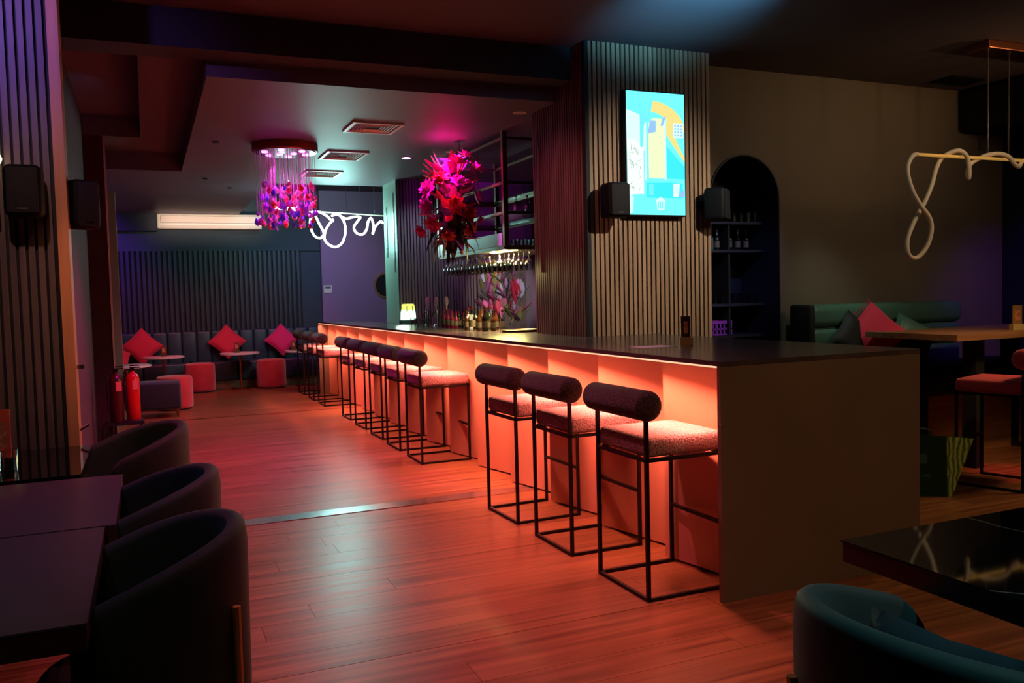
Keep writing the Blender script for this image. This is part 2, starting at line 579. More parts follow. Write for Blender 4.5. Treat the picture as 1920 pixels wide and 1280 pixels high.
# pillar 1 : slatted column on the bar
pc = MB().box(2.995, 5.515, 0, 4.045, 6.45, 3.24).obj('slatted_pillar', M_black, label='large square pillar clad in vertical wood slats rising from the bar', cat='pillar', kind='structure')
sf = MB().box(-.013, -.018, 0, .013, 0, 2.14).data('slat', M_slat)
sf2 = MB().box(-.013, -.018, 0, .013, 0, 3.24).data('slat', M_slat)
for i in range(27):
    xx = 3.005 + .013 + i * .0397
    if xx < 3.58:
        part('slat', sf, pc, (xx, 5.515, 1.10))
    else:
        part('slat', sf2, pc, (xx, 5.515, 0))
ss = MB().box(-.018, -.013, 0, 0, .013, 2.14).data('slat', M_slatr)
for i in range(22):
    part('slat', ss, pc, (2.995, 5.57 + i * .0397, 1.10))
MB().box(2.972, 5.49, 1.1, 3.003, 5.535, 3.24).obj('corner_trim', M_black, pc)
for yy, za, zb in ((5.62, 1.75, 2.75), (6.28, 1.6, 2.6)):
    MB().box(2.968, yy, za, 2.9768, yy + .012, zb).obj('wall_groove_strip', M_slatr, pc)

# pillar 2 : at the back of the bar
p2 = MB().box(2.93, 10.42, 0, 3.98, 11.03, 2.9).obj('back_bar_pillar', M_pt, label='glossy grey-green pillar side at the far end of the bar', cat='pillar', kind='structure')
s3 = MB().box(-.013, -.018, 0, .013, 0, 2.9).data('slat', M_slatd)
for i in range(26):
    part('slat', s3, p2, (2.955 + i * .0397, 10.405, 0))
MB().box(2.932, 10.405, 0, 3.98, 10.42, 2.9).obj('backing_board', M_black, p2)
for yy, za, zb in ((10.52, 1.75, 2.75), (10.86, 1.95, 2.6)):
    MB().box(2.922, yy, za, 2.93, yy + .02, zb).obj('light_groove', M_steel, p2)
bw = MB().box(3.98, 10.42, 0, 6.1, 10.5, 2.9).obj('wall_back_bar', mat('back_bar_paint', S(120, 90, 120), .4), label='back wall of the serving area behind the flower mural', cat='wall', kind='structure')
MB().box(6.1, 6.4, 0, 6.2, 10.5, 2.9).obj('wall_back_bar', M_wallt, label='side wall inside the serving area', cat='wall', kind='structure')
MB().box(4.66, 10.36, 0, 4.76, 10.42, 2.9).obj('trim_3', mat('grey_trim', S(90, 84, 96), .5), label='grey upright trim right of the flower mural', cat='trim', kind='structure')

# right wall with arch niche
ax0, ax1, zs = 4.27, 4.99, 2.18
axc, ar = (ax0 + ax1) / 2, (ax1 - ax0) / 2
rwm = MB()
rwm.box(4.045, 5.8, 0, ax0, 5.95, 3.24).box(ax1, 5.8, 0, 8.6, 5.95, 3.24)
N = 24
pv = None
for k in range(N):
    a0 = PI - PI * k / N; a1 = PI - PI * (k + 1) / N
    xa, za = axc + ar * math.cos(a0), zs + ar * math.sin(a0)
    xb, zb = axc + ar * math.cos(a1), zs + ar * math.sin(a1)
    rwm.add([(xa, 5.8, za), (xb, 5.8, zb), (xb, 5.8, 3.24), (xa, 5.8, 3.24), (xa, 5.95, za), (xb, 5.95, zb), (xb, 5.95, 3.24), (xa, 5.95, 3.24)],
            [(0, 1, 2, 3), (4, 7, 6, 5), (0, 4, 5, 1), (3, 2, 6, 7)])
rwm.obj('wall_right', M_wallr, label='dim taupe wall with an arched niche', cat='wall', kind='structure')
# niche lining
nb = MB()
prof = [(ax0, 0)] + [(axc + ar * math.cos(PI - PI * k / N), zs + ar * math.sin(PI - PI * k / N)) for k in range(N + 1)] + [(ax1, 0)]
for i in range(len(prof) - 1):
    (xa, za), (xb, zb) = prof[i], prof[i + 1]
    nx = .012
    def inn(x, z):
        d = Vector((x - axc, max(0, z - zs)))
        if d.length == 0: return x, z
        d.normalize()
        return x - d.x * nx, z - d.y * nx
    (xc, zc), (xd, zd) = inn(xa, za), inn(xb, zb)
    nb.add([(xa, 5.785, za), (xb, 5.785, zb), (xd, 5.785, zd), (xc, 5.785, zc), (xa, 6.3, za), (xb, 6.3, zb), (xd, 6.3, zd), (xc, 6.3, zc)],
           [(0, 1, 2, 3), (2, 6, 7, 3), (4, 7, 6, 5), (0, 4, 5, 1)])
nb.box(4.1, 6.3, 0, 5.1, 6.34, 2.9)
nb.obj('arch_niche', M_navy, label='navy lining of the arched niche in the taupe wall', cat='niche', kind='structure')
MB().box(7.75, -1.6, 0, 7.85, 5.8, 3.24).obj('wall_right', M_navy, label='dark navy side wall at the far right', cat='wall', kind='structure')
MB().rbox(7.12, 4.3, 2.84, 7.75, 5.8, 3.24, .05, 4).obj('wall_box', M_black, label='black boxed bulkhead under the ceiling at far right', cat='bulkhead', kind='structure')
MB().box(7.4, 5.76, 2.70, 7.48, 5.8, 2.80).obj('wall_socket', mat('socket_grey', S(90, 84, 80), .6), label='small grey square plate under the black bulkhead', cat='plate')
MB().box(-3.2, -1.7, 0, 8.6, -1.6, 3.34).obj('wall_front', M_walld, label='dark wall behind the viewer', cat='wall', kind='structure')

# left slatted screen
lsx0, lsx1 = -2.9, -.385
ls = MB().box(lsx0, 4.735, 0, lsx1, 4.85, 3.24).obj('slatted_screen', M_black, label='slatted screen wall at the left edge with pale wooden end board', cat='screen wall', kind='structure')
s4 = MB().box(-.0135, -.02, 0, .0135, 0, 3.24).data('slat', M_slatd)
k = 0
x = lsx1 - .03
while x > -1.5:
    part('slat', s4, ls, (x, 4.735, 0))
    x -= .0405
MB().box(-.382, 4.70, 0, -.333, 4.86, 3.24).obj('end_board', M_edge, ls)

# ================================================================== BAR
bar = thing('bar_counter', 'long bar counter with folded glowing orange front panels and taupe end', 'bar', (0, 0, 0))
MB().box(2.34, 3.11, 0, 3.56, 3.135, 1.078).obj('end_panel', M_barend, bar)
MB().box(3.54, 3.135, 0, 3.56, 5.49, 1.078).obj('back_panel', M_barend, bar)
MB().box(2.8, 3.2, 0, 2.92, 12.84, 1.078).obj('core', M_black, bar)
MB().box(2.345, 12.82, 0, 3.0, 12.85, 1.078).obj('end_panel', M_barend, bar)
# folded front: each panel runs from a proud far edge to a recessed near edge
ys = [3.135, 3.80] + [3.80 + .70 * i for i in range(1, 13)] + [12.82]
for i in range(len(ys) - 1):
    a, b = ys[i], ys[i + 1]
    if b - a < .1: continue
    p = MB().prism([(2.645 if i else 2.62, a), (2.80, a), (2.80, b - .001), (2.49, b - .001)], .012, 1.066)
    p.obj('front_panel', M_bar, bar)
MB().box(2.66, 3.135, 0, 2.8, 12.82, .012).obj('plinth', M_black, bar)
MB().box(2.352, 3.14, 1.068, 2.366, 12.80, 1.077).obj('led_profile', M_led, bar)
MB().prism([(2.34, 3.108), (3.56, 3.108), (3.56, 5.49), (2.97, 5.49), (2.97, 6.47), (3.12, 6.47), (3.12, 10.38), (2.91, 10.38), (2.91, 12.86), (2.34, 12.86)], 1.078, 1.10).obj(
    'bar_worktop', M_top, label='long glossy dark worktop lying on the bar counter', cat='worktop')

# ---- bar stools
st = thing('bar_stool', '', 'bar stool', (2.05, 3.27, 0), group='bar stools along the bar')
W = .45; D = .43
fr = .0085
MB().rbox(.005, .0, .662, .445, .45, .755, .025, 3).obj('seat', M_boucle, st, True)
ro = MB()
prof = []
R = .07; Lh = .275
for k in range(7):
    a = PI / 2 * k / 6
    prof.append((max(.001, R * math.sin(a)), -Lh + .03 * (1 - math.cos(a))))
prof += [(R, 0)] + [(r, -z) for r, z in reversed(prof)]
ro.lathe(prof, (0.0, .225, .905), 24, Matrix.Rotation(-PI / 2, 4, 'X'))
rb = ro.obj('back_roll', M_bouc2, st, True)
for yy in (0.0, .45):
    MB().box(-fr, yy - fr, 0, fr, yy + fr, .93).obj('leg', M_blackm, st)
    MB().box(D - fr, yy - fr, 0, D + fr, yy + fr, .67).obj('leg', M_blackm, st)
b = MB()
for yy in (0.0, .45):
    b.box(fr, yy - fr, 0, D - fr, yy + fr, 2 * fr)
b.box(-fr, fr, 0, fr, .45 - fr, 2 * fr)
b.obj('base_frame', M_blackm, st)
MB().box(D - fr, fr, .30, D + fr, .45 - fr, .30 + 2 * fr).obj('footrest', M_blackm, st)
b = MB().box(-fr, -fr, .645, D + fr, fr, .662).box(-fr, .45 - fr, .645, D + fr, .45 + fr, .662).box(-fr, fr, .645, fr, .45 - fr, .662).box(D - fr, fr, .645, D + fr, .45 - fr, .662)
b.obj('seat_frame', M_blackm, st)
sp = [(2.055, 3.28, 'nearest black framed bar stool with roll back beside the bar end'),
      (2.06, 4.05, 'second bar stool from the near end of the bar'),
      (2.06, 4.78, 'third bar stool from the near end, just before the metal floor strip'),
      (2.10, 6.90, 'bar stool first beyond the wide gap in the row'),
      (2.11, 7.62, 'bar stool second beyond the wide gap in the row'),
      (2.13, 8.33, 'bar stool third beyond the wide gap in the row'),
      (2.14, 9.08, 'bar stool fourth beyond the wide gap in the row'),
      (2.15, 9.88, 'bar stool fifth beyond the wide gap, last of that cluster'),
      (2.13, 11.36, 'nearest of the three bar stools at the far bar end'),
      (2.12, 12.10, 'middle of the three bar stools at the far bar end'),
      (2.13, 12.92, 'farthest bar stool, just past the far bar end')]
for i, (x, y_, lb) in enumerate(sp):
    if i == 0:
        st.location = (x, y_, 0); st['label'] = lb
    else:
        dup(st, (x, y_, 0), random.uniform(-.03, .03), lb)

# ================================================================== SCREEN + SPEAKERS on pillar
sc_ = thing('wall_screen', 'bright vertical screen showing a cyan and yellow picture on the slatted pillar', 'screen', (3.53, 5.44, 2.44))
MB().rbox(-.262, -.01, -.46, .262, .05, .46, .006, 2).obj('housing', M_black, sc_)


def flat(poly, yy):
    return [(x, yy, z) for x, z in poly]


cols = [S(110, 246, 252), S(226, 210, 128), S(222, 232, 186), S(62, 222, 250), S(226, 248, 232), S(140, 186, 236), S(176, 200, 180), S(110, 224, 236), S(206, 254, 252), S(140, 156, 150)]
sm = [emis('screen_%d' % i, c, 1.15) for i, c in enumerate(cols)]
pic = MB()
lay = [0]


def shp(poly, mi):
    lay[0] += 1
    pic.add(flat(poly, -.0105 - lay[0] * .00012), [tuple(range(len(poly)))], mi)


# coordinates u 0..1 left to right, v 0..1 bottom to top
def uv(pts): return [(-.252 + u * .504, -.45 + v * .90) for u, v in pts]


shp(uv([(0, 0), (1, 0), (1, 1), (0, 1)]), 0)
shp(uv([(0, .52), (.3, .52), (.3, .8), (0, .85)]), 8)
arc = [(.45 + .62 * math.sin(a), .60 + .33 * math.cos(a)) for a in [i * .16 for i in range(0, 9)]]
arc2 = [(.42 + .42 * math.sin(a), .58 + .26 * math.cos(a)) for a in [i * .16 for i in range(0, 9)]]
shp(uv([(min(1, u), v) for u, v in arc] + [(min(1, u), v) for u, v in reversed(arc2)]), 1)
shp(uv([(.68, .78), (.76, .74), (.76, .60), (1, .44), (1, .48), (.86, .60), (.68, .66)]), 1)
shp(uv([(.66, .58), (1, .40), (1, .30), (.66, .30)]), 3)
shp(uv([(.37, .30), (.65, .30), (.65, .74), (.60, .79), (.44, .79), (.37, .74)]), 2)
shp(uv([(.30, .28), (.335, .28), (.335, .78), (.30, .72)]), 8)
shp(uv([(.645, .29), (.675, .29), (.675, .78), (.645, .80)]), 8)
shp(uv([(.36, .66), (.50, .68), (.50, .77), (.40, .77)]), 5)
shp(uv([(.58, .73), (.62, .73), (.68, .81), (.62, .80)]), 5)
shp(uv([(.80, .64), (.98, .64), (.98, .76), (.80, .76)]), 8)
for i in range(4):
    for j in range(3):
        shp(uv([(.82 + j * .055, .655 + i * .025), (.85 + j * .055, .655 + i * .025), (.85 + j * .055, .67 + i * .025), (.82 + j * .055, .67 + i * .025)]), 5)
shp(uv([(0, .16), (.28, .17), (.28, .52), (.16, .60), (0, .62)]), 4)
random.seed(3)
for i in range(26):
    u, v = random.uniform(.03, .22), random.uniform(.2, .55)
    a = random.uniform(0, PI)
    l, t = random.uniform(.02, .05), .004
    c_, s_ = math.cos(a), math.sin(a)
    shp(uv([(u - l * c_ - t * s_, v - (l * s_ - t * c_) * .56), (u + l * c_ - t * s_, v + (l * s_ + t * c_) * .56), (u + l * c_ + t * s_, v + (l * s_ - t * c_) * .56), (u - l * c_ + t * s_, v - (l * s_ + t * c_) * .56)]), random.choice((6, 9, 6)))
shp(uv([(.18, .98), (.21, .98), (.25, .84), (.33, .8), (.42, .95), (.45, .95), (.38, .78), (.29, .74), (.27, .55), (.22, .55), (.22, .8)]), 7)
shp(uv([(.32, .14), (.95, .14), (.95, .26), (.78, .27), (.32, .26)]), 3)
shp(uv([(.36, .16), (.44, .16), (.44, .25), (.36, .25)]), 7)
shp(uv([(.78, .15), (.88, .15), (.90, .26), (.78, .26)]), 8)
shp(uv([(.86, .15), (.98, .15), (.98, .22), (.92, .19)]), 5)
shp(uv([(.50, .04), (.62, .04), (.64, .12), (.56, .15), (.48, .12)]), 8)
for i in range(3):
    shp(uv([(.51 + i * .035, .05), (.53 + i * .035, .05), (.53 + i * .035, .11), (.51 + i * .035, .11)]), 7)
shp(uv([(0, 0), (.08, .02), (.10, .14), (0, .18)]), 8)
pic.obj('display', sm, sc_)


def speaker(loc, rotz, label, w=.19, h=.25, tilt=0, d=.16):
    t = thing('speaker', label, 'speaker', loc, rotz)
    MB().rbox(-w / 2, -d, -h / 2, w / 2, 0, h / 2, .03, 4).obj('cabinet', M_spk, t, True)
    MB().rbox(-w / 2 + .015, -d - .008, -h / 2 + .015, w / 2 - .015, -d + .01, h / 2 - .015, .007, 2).obj('grille', M_spkg, t, True)
    MB().box(-.02, -.002, -.03, .02, .06, .03).obj('bracket', M_blackm, t)
    MB().box(-.022, -d - .0105, -h / 2 + .03, .022, -d - .008, -h / 2 + .038).obj('badge', M_steel, t)
    t.rotation_euler[0] = tilt
    return t


speaker((3.13, 5.44, 2.08), 0, 'black speaker on the slatted pillar left of the bright screen', .18)
speaker((3.98, 5.44, 2.07), .75, 'black speaker angled outward right of the bright screen', .2)
speaker((-.50, 4.66, 1.96), 0, 'black speaker on the left slatted screen wall', .16, .24)
t = speaker((-.30, 4.93, 1.935), .5, 'black speaker on the end of the left slatted screen, turned to the aisle', .14, .25, 0, .11)
mi = Matrix.Rotation(-.5, 4, 'Z')
MB().tube([mi @ Vector((-.04, -.09, .0)), mi @ Vector((-.02, -.02, 0)), mi @ Vector((0, .01, 0))], .014, 8).obj('bracket_arm', M_blackm, t)
# sconce at left edge
t = thing('wall_sconce', 'small glowing yellow lamp at the left picture edge', 'lamp', (-.622, 4.66, 2.12))
MB().lathe([(.0, -.03), (.022, -.02), (.03, 0), (.022, .02), (0, .03)], n=14).obj('bulb', M_warml, t, True)
MB().box(-.012, 0, -.02, .012, .055, .0).obj('arm', M_blackm, t)
MB().tube([(0, .0, -.03), (0, 0, -.3)], .006).obj('rod', M_steel, t)

# ================================================================== CEILING VENTS / DOWNLIGHTS
def vent(loc, w, d, label, m=M_white):
    t = thing('ceiling_vent', label, 'air vent', loc)
    b = MB()
    f = .03
    b.box(-w / 2, -d / 2, -.015, w / 2, -d / 2 + f, 0).box(-w / 2, d / 2 - f, -.015, w / 2, d / 2, 0).box(-w / 2, -d / 2 + f, -.015, -w / 2 + f, d / 2 - f, 0).box(w / 2 - f, -d / 2 + f, -.015, w / 2, d / 2 - f, 0)
    b.obj('frame', m, t)
    MB().box(-w / 2 + f, -d / 2 + f, -.003, w / 2 - f, d / 2 - f, 0).obj('backing', M_black, t)
    n = 5
    for s in (-1, 1):
        for i in range(n):
            xx = s * (w / 2 - f - .014 - i * .026)
            hl = (d / 2 - f) - i * .026
            MB().box(-.004, -hl, -.012, .004, hl, -.004, Matrix.Rotation(s * .6, 4, 'Y')).obj('blade', m, t, loc=(xx, 0, 0))
            yy = s * (d / 2 - f - .014 - i * .026)
            hw = (w / 2 - f) - i * .026 - .02
            MB().box(-hw, -.004, -.012, hw, .004, -.004, Matrix.Rotation(-s * .6, 4, 'X')).obj('blade', m, t, loc=(0, yy, 0))
    return t


vent((1.87, 7.30, 2.9), .44, .44, 'square white ceiling vent nearest the viewer')
vent((1.93, 8.78, 2.9), .42, .52, 'square white ceiling vent beside the chandelier')
vent((1.95, 10.10, 2.9), .42, .50, 'square white ceiling vent farthest from the viewer')
vent((6.76, 5.5, 3.24), .40, .24, 'small dark ceiling vent near the black bulkhead', M_spk)


def downlight(x, y_, label, m, z=2.9):
    t = thing('downlight', label, 'ceiling light', (x, y_, z))
    MB().lathe([(.045, -.004), (.055, -.004), (.055, 0), (.045, 0)], n=20).obj('ring', M_white, t)
    MB().lathe([(.001, -.006), (.04, -.006), (.04, -.001)], n=20).obj('lens', m, t)


M_dim = mat('unlit_lens', S(200, 190, 170), .3)
downlight(2.60, 7.85 + .93, 'lit magenta downlight left of the hanging flowers', M_magl)
downlight(2.93, 8.3, 'unlit downlight behind the hanging flowers', M_dim)
downlight(2.86, 6.40, 'unlit downlight between the beam and the slatted pillar', M_dim)

# ================================================================== AIR CONDITIONER
t = thing('air_conditioner', 'long cream air conditioner hung on the lounge back wall', 'air conditioner', (1.05, 15.36, 2.65))
MB().rbox(-.83, -.26, 0, .83, 0, .25, .03, 4).obj('casing', M_white, t, True)
MB().box(-.77, -.268, .10, .77, -.262, .21).obj('front_grille', mat('ac_panel', S(226, 205, 188), .4), t)
b = MB()
b.box(-.775, -.264, .095, .775, -.26, .10).box(-.775, -.264, .21, .775, -.26, .215).box(-.775, -.264, .10, -.77, -.26, .21).box(.77, -.264, .10, .775, -.26, .21)
b.obj('grille_seam', M_black, t)
MB().box(-.78, -.265, .025, .78, -.25, .06).obj('outlet_flap', mat('ac_flap', S(214, 190, 178), .4), t)

# ================================================================== NEON SQUIGGLE (back) and ROPE PENDANT (right)
Y0 = 11.8
npts = [(1.61, .05, 2.68), (1.82, .0, 2.67), (2.02, 0, 2.65), (2.14, -.05, 2.61), (2.22, -.06, 2.45), (2.28, -.04, 2.33), (2.24, .02, 2.27), (2.16, .05, 2.31), (2.11, .03, 2.45), (2.13, 0, 2.57), (2.21, -.03, 2.62), (2.31, -.04, 2.58), (2.40, -.02, 2.50),
        (2.42, .05, 2.52), (2.34, .10, 2.40), (2.31, .08, 2.26), (2.37, .03, 2.17), (2.46, 0, 2.15), (2.54, -.02, 2.22), (2.58, -.03, 2.37), (2.56, 0, 2.52), (2.48, .03, 2.61), (2.42, .06, 2.58), (2.50, .08, 2.60), (2.60, .02, 2.54), (2.70, -.02, 2.56),
        (2.80, .0, 2.56), (2.76, .02, 2.50), (2.71, .02, 2.42), (2.74, .0, 2.34), (2.82, -.02, 2.32), (2.88, -.02, 2.39), (2.91, 0, 2.50), (2.96, .02, 2.55), (2.99, .02, 2.44), (2.97, .0, 2.33), (3.0, -.02, 2.42), (3.08, -.02, 2.50), (3.12, 0, 2.48)]
t = thing('neon_pendant', 'glowing white neon squiggle pendant hanging beside the chandelier', 'pendant light', (0, Y0, 0))
MB().tube(smoothpath(npts, 5), .0155, 8).obj('neon_tube', M_neon, t, True)
MB().tube([(1.60, .05, 2.66), (2.5, .05, 2.62), (3.15, .05, 2.59)], .010, 6).obj('rod', M_white, t)
for xx in (2.62, 2.82, 3.02):
    MB().tube([(xx, .05, 2.62), (xx, .05, 3.355)], .004, 5).obj('cable', M_steel, t)
light('neon_lamp', 'POINT', (2.4, Y0 - .25, 2.32), 60, (.42, .98, .92), shadow_soft_size=.3)
light('neon_lamp', 'POINT', (1.75, Y0 - .15, 2.45), 3, (.5, 1, .9), shadow_soft_size=.2)

M_rope = mat('cream_rope', S(226, 205, 176), .5, bump=(90, .2, .002))
t = thing('rope_pendant', 'cream rope light looped on a gold rod, hanging over the high table', 'pendant light', (0, 4.6, 0))
pp = [(5.24, 0, 2.375), (5.19, 0, 2.36), (5.145, 0, 2.29), (5.14, -.01, 2.2), (5.18, -.02, 2.09), (5.25, -.03, 1.99), (5.33, -.03, 1.91), (5.35, -.03, 1.82), (5.32, -.02, 1.71), (5.26, 0, 1.63), (5.20, .01, 1.62), (5.165, .02, 1.67), (5.18, .03, 1.77), (5.25, .03, 1.90), (5.33, .02, 2.02), (5.41, .02, 2.16), (5.47, .03, 2.29), (5.54, .03, 2.375), (5.63, -.02, 2.415), (5.71, -.03, 2.38), (5.75, -.02, 2.30), (5.775, .0, 2.22),
      (5.785, .02, 2.26), (5.83, .03, 2.33), (5.90, .02, 2.37), (5.98, .0, 2.40), (6.08, -.02, 2.41), (6.17, -.03, 2.39), (6.26, -.02, 2.335), (6.33, 0, 2.325), (6.4, .02, 2.37), (6.55, .03, 2.42), (6.7, 0, 2.33), (6.8, -.02, 2.2), (6.9, 0, 2.3)]
MB().tube(smoothpath(pp, 6), .017, 10).obj('rope', M_rope, t, True)
MB().tube([(5.22, 0, 2.375), (6.95, 0, 2.375)], .012, 8).obj('rod', mat('gold_rod', S(220, 170, 80), .3, 1, emit=S(240, 180, 90), strength=.35), t)  # weak glow stands in for gold reflections, the rod is no lamp
MB().rbox(5.86, -.10, 3.175, 6.96, .10, 3.24, .008, 2).obj('canopy', M_rose, t)
for xx in (5.98, 6.21):
    MB().tube([(xx, 0, 2.38), (xx, 0, 3.18)], .0045, 6).obj('cable', M_steel, t)
for xx in (6.55, 6.8):
    MB().tube([(xx, 0, 2.38), (xx, 0, 3.18)], .0045, 6).obj('cable', M_steel, t)

# ================================================================== CHANDELIER
t = thing('chandelier', 'round chandelier of pink, blue and red crystals on fine threads', 'chandelier', (1.28, 8.35, 0))
MB().lathe([(.30, 2.83), (.305, 2.835), (.305, 2.898), (.30, 2.9)], n=48).obj('canopy', mat('canopy_copper', S(150, 74, 50), .35, .6), t, True)
MB().lathe([(.285, 2.822), (.29, 2.83)], n=48).obj('mirror_plate', mat('mirror_plate', S(180, 120, 150), .15, .9), t)
pk = MB().lathe([(.001, -.010), (.026, -.010), (.03, 0)], n=16).data('lamp', M_pinkl)
for i in range(9):
    r, a = (.2, i * 2 * PI / 6 + .2) if i < 6 else (.08, i * 2 * PI / 3)
    part('lamp', pk, t, (r * math.cos(a), r * math.sin(a), 2.822))
for a in (0, 2.1, 4.2):
    spot((1.28 + .12 * math.cos(a), 8.35 + .12 * math.sin(a), 2.79), (1.28, 8.35, 2.0), 26, (1, .12, .75), 80, .6, .02)
random.seed(5)
cm = [crystal_mat('crystal_pink', (1, .22, .5, 1)), crystal_mat('crystal_violet', (.6, .2, .95, 1)), crystal_mat('crystal_blue', (.25, .2, 1, 1)), crystal_mat('crystal_red', (1, .08, .14, 1)), crystal_mat('crystal_clear', (1, .75, .9, 1))]
prf = [(.002, .035), (.008, .028), (.018, .010), (.022, -.004), (.018, -.018), (.009, -.027), (.001, -.030)]
cd = [MB().lathe(prf, n=8).data('crystal', m) for m in cm]
th = MB()
for i in range(150):
    a = random.uniform(0, 2 * PI)
    r = .285 * math.sqrt(random.uniform(.25, 1))
    z = random.uniform(2.12, 2.52) + random.uniform(-.015, .015)
    p = (r * math.cos(a), r * math.sin(a), z)
    part('crystal', random.choice(cd + cd[:2]), t, p, (random.uniform(-.3, .3), random.uniform(-.3, .3), 0), [random.uniform(.75, 1.25)] * 3)
    th.tube([(p[0], p[1], z + .03), (p[0], p[1], 2.825)], .0013, 3, caps=False)
th.obj('threads', mat('thread', S(230, 170, 220), .3), t, kind='stuff')

# ================================================================== HANGING RACK
t = thing('hanging_rack', 'bronze framed shelf rack hanging from the ceiling over the bar', 'rack', (0, 0, 0))
rx0, rx1, ry0, ry1, rzb, rzt = 3.03, 3.72, 7.15, 9.02, 1.86, 2.87
for xx, yy in ((rx0, ry0), (rx1, ry0), (rx0, ry1), (rx1, ry1)):
    MB().box(xx - .022, yy - .022, rzb, xx + .022, yy + .022, 2.9).obj('post', M_bronze, t)
for zz in (2.84, 2.44, 2.17, 1.86):
    for xx in (rx0, rx1):
        MB().box(xx - .015, ry0 + .022, zz - .013, xx + .015, ry1 - .022, zz + .013).obj('rail', M_bronze, t)
    for yy in (ry0, ry1):
        MB().box(rx0 + .022, yy - .015, zz - .013, rx1 - .022, yy + .015, zz + .013).obj('rail', M_bronze, t)
for zz in (2.44, 2.17):
    MB().box(rx0 + .016, ry0 + .016, zz + .014, rx1 - .016, ry1 - .016, zz + .022).obj('glass_shelf', M_glassm, t)
MB().box(rx0 - .015, ry0 - .02, 1.835, rx1 + .015, ry1 + .02, 1.847).obj('tray', M_bronze, t)
MB().box(rx0 - .02, ry0 + .05, 1.875, rx0 - .012, ry1 - .05, 1.99).obj('side_glass', mat('frosted_glass', S(170, 190, 184), .25), t)
for i in range(5):
    yy = ry0 + .02 + i * .12
    MB().lathe([(.001, -.008), (.03, -.008), (.034, 0)], (3.12, yy, 1.834), 14).obj('tray_light', M_warml, t)
# hanging wine glasses
gprof = [(.033, 0), (.033, -.003), (.005, -.008), (.004, -.075), (.012, -.085), (.034, -.11), (.038, -.145), (.030, -.185), (.029, -.185), (.036, -.145), (.032, -.112), (.010, -.088)]
gd = MB().lathe(gprof, n=14).data('wine_glass', M_glass, True)
first = True
for i in range(16):
    for j in range(3):
        xx = 3.07 + j * .10 + random.uniform(-.005, .005)
        yy = ry0 + .03 + i * .118
        o = bpy.data.objects.new('wine_glass', gd)
        C.objects.link(o)
        o.location = (xx, yy, 1.834)
        tag(o, NTH[i] + ' hanging wine glass from the viewer in the ' + ('aisle-side', 'middle', 'inner')[j] + ' row under the rack', 'wine glass', 'wine glasses hanging under the rack')
# bottles and glasses on the rack
bprof = [(.001, 0), (.034, 0), (.036, .01), (.036, .14), (.030, .165), (.013, .19), (.012, .24), (.014, .242), (.014, .26), (.001, .262)]


def bottle(loc, m, label, s=1.0, group=None, capm=None, name='bottle'):
    t = thing(name, label, 'bottle', loc, group=group)
    MB().lathe([(r * s, z * s) for r, z in bprof], n=14).obj('body', m, t, True)
    MB().lathe([(.0145 * s, .235 * s), (.0155 * s, .24 * s), (.0155 * s, .268 * s), (.001, .27 * s)], n=10).obj('cap', capm or M_steel, t)
    MB().lathe([(.0365 * s, .04 * s), (.0368 * s, .04 * s), (.0368 * s, .115 * s), (.0365 * s, .115 * s)], n=14).obj('label_band', mat('bottle_label', S(96, 84, 78), .6), t)
    return t


M_bd = mat('bottle_dark', S(24, 30, 26), .12)
M_bc = thin_glass('bottle_clear', (.6, .66, .66, 1), .45)
M_bp = mat('bottle_magenta', S(120, 24, 70), .15)
M_bam = mat('bottle_amber', S(66, 34, 24), .1)
M_bb = mat('bottle_blue', S(60, 70, 150), .2)
M_bt = mat('bottle_teal', S(40, 110, 120), .2)
for k, (x_, y_) in enumerate(((3.22, 7.33), (3.32, 7.30), (3.43, 7.33))):
    bottle((x_, y_, 2.192), M_bc, ['left', 'middle', 'right'][k] + ' of the three clear bottles on the upper rack shelf', .6, 'bottles on the rack shelf')
tprof = [(.001, 0), (.030, 0), (.034, .09), (.032, .09), (.028, .006), (.001, .006)]
td = MB().lathe(tprof, n=14).data('tumbler', M_glass, True)
for i in range(6):
    for j in range(2):
        o = bpy.data.objects.new('tumbler', td)
        C.objects.link(o)
        o.location = (3.16 + i * .08, 7.27 + j * .09, 1.847)
        tag(o, NTH[i] + ' tumbler from the left in the ' + ('front', 'rear')[j] + ' row on the rack bottom tray', 'glass', 'tumblers on the rack tray')

# ================================================================== HANGING FLOWERS
t = thing('flower_arrangement', 'large hanging arrangement of magenta flowers and dark drooping foliage', 'flower arrangement', (2.71, 7.72, 0))
MB().tube([(.10, 0, 2.9), (.10, 0, 2.7)], .008, 8).lathe([(.001, 2.888), (.05, 2.888), (.05, 2.9)], (.10, 0, 0), 16).obj('hanging_rod', M_steel, t)
MB().lathe([(.001, 2.05), (.09, 2.1), (.13, 2.3), (.10, 2.5), (.02, 2.72)], n=10).obj('core', mat('moss', S(60, 40, 40), .9, bump=(40, 1, .02)), t, True)
M_fp = mat('petal_pink', S(240, 70, 150), .6)
M_fr = mat('petal_red', S(205, 50, 50), .6)
M_ff = mat('petal_magenta', S(225, 60, 180), .6)
M_lb = mat('leaf_brown', S(76, 52, 34), .7)
M_lg = mat('leaf_green', S(44, 60, 36), .7)
M_lv = mat('leaf_violet', S(120, 50, 120), .6)
random.seed(21)


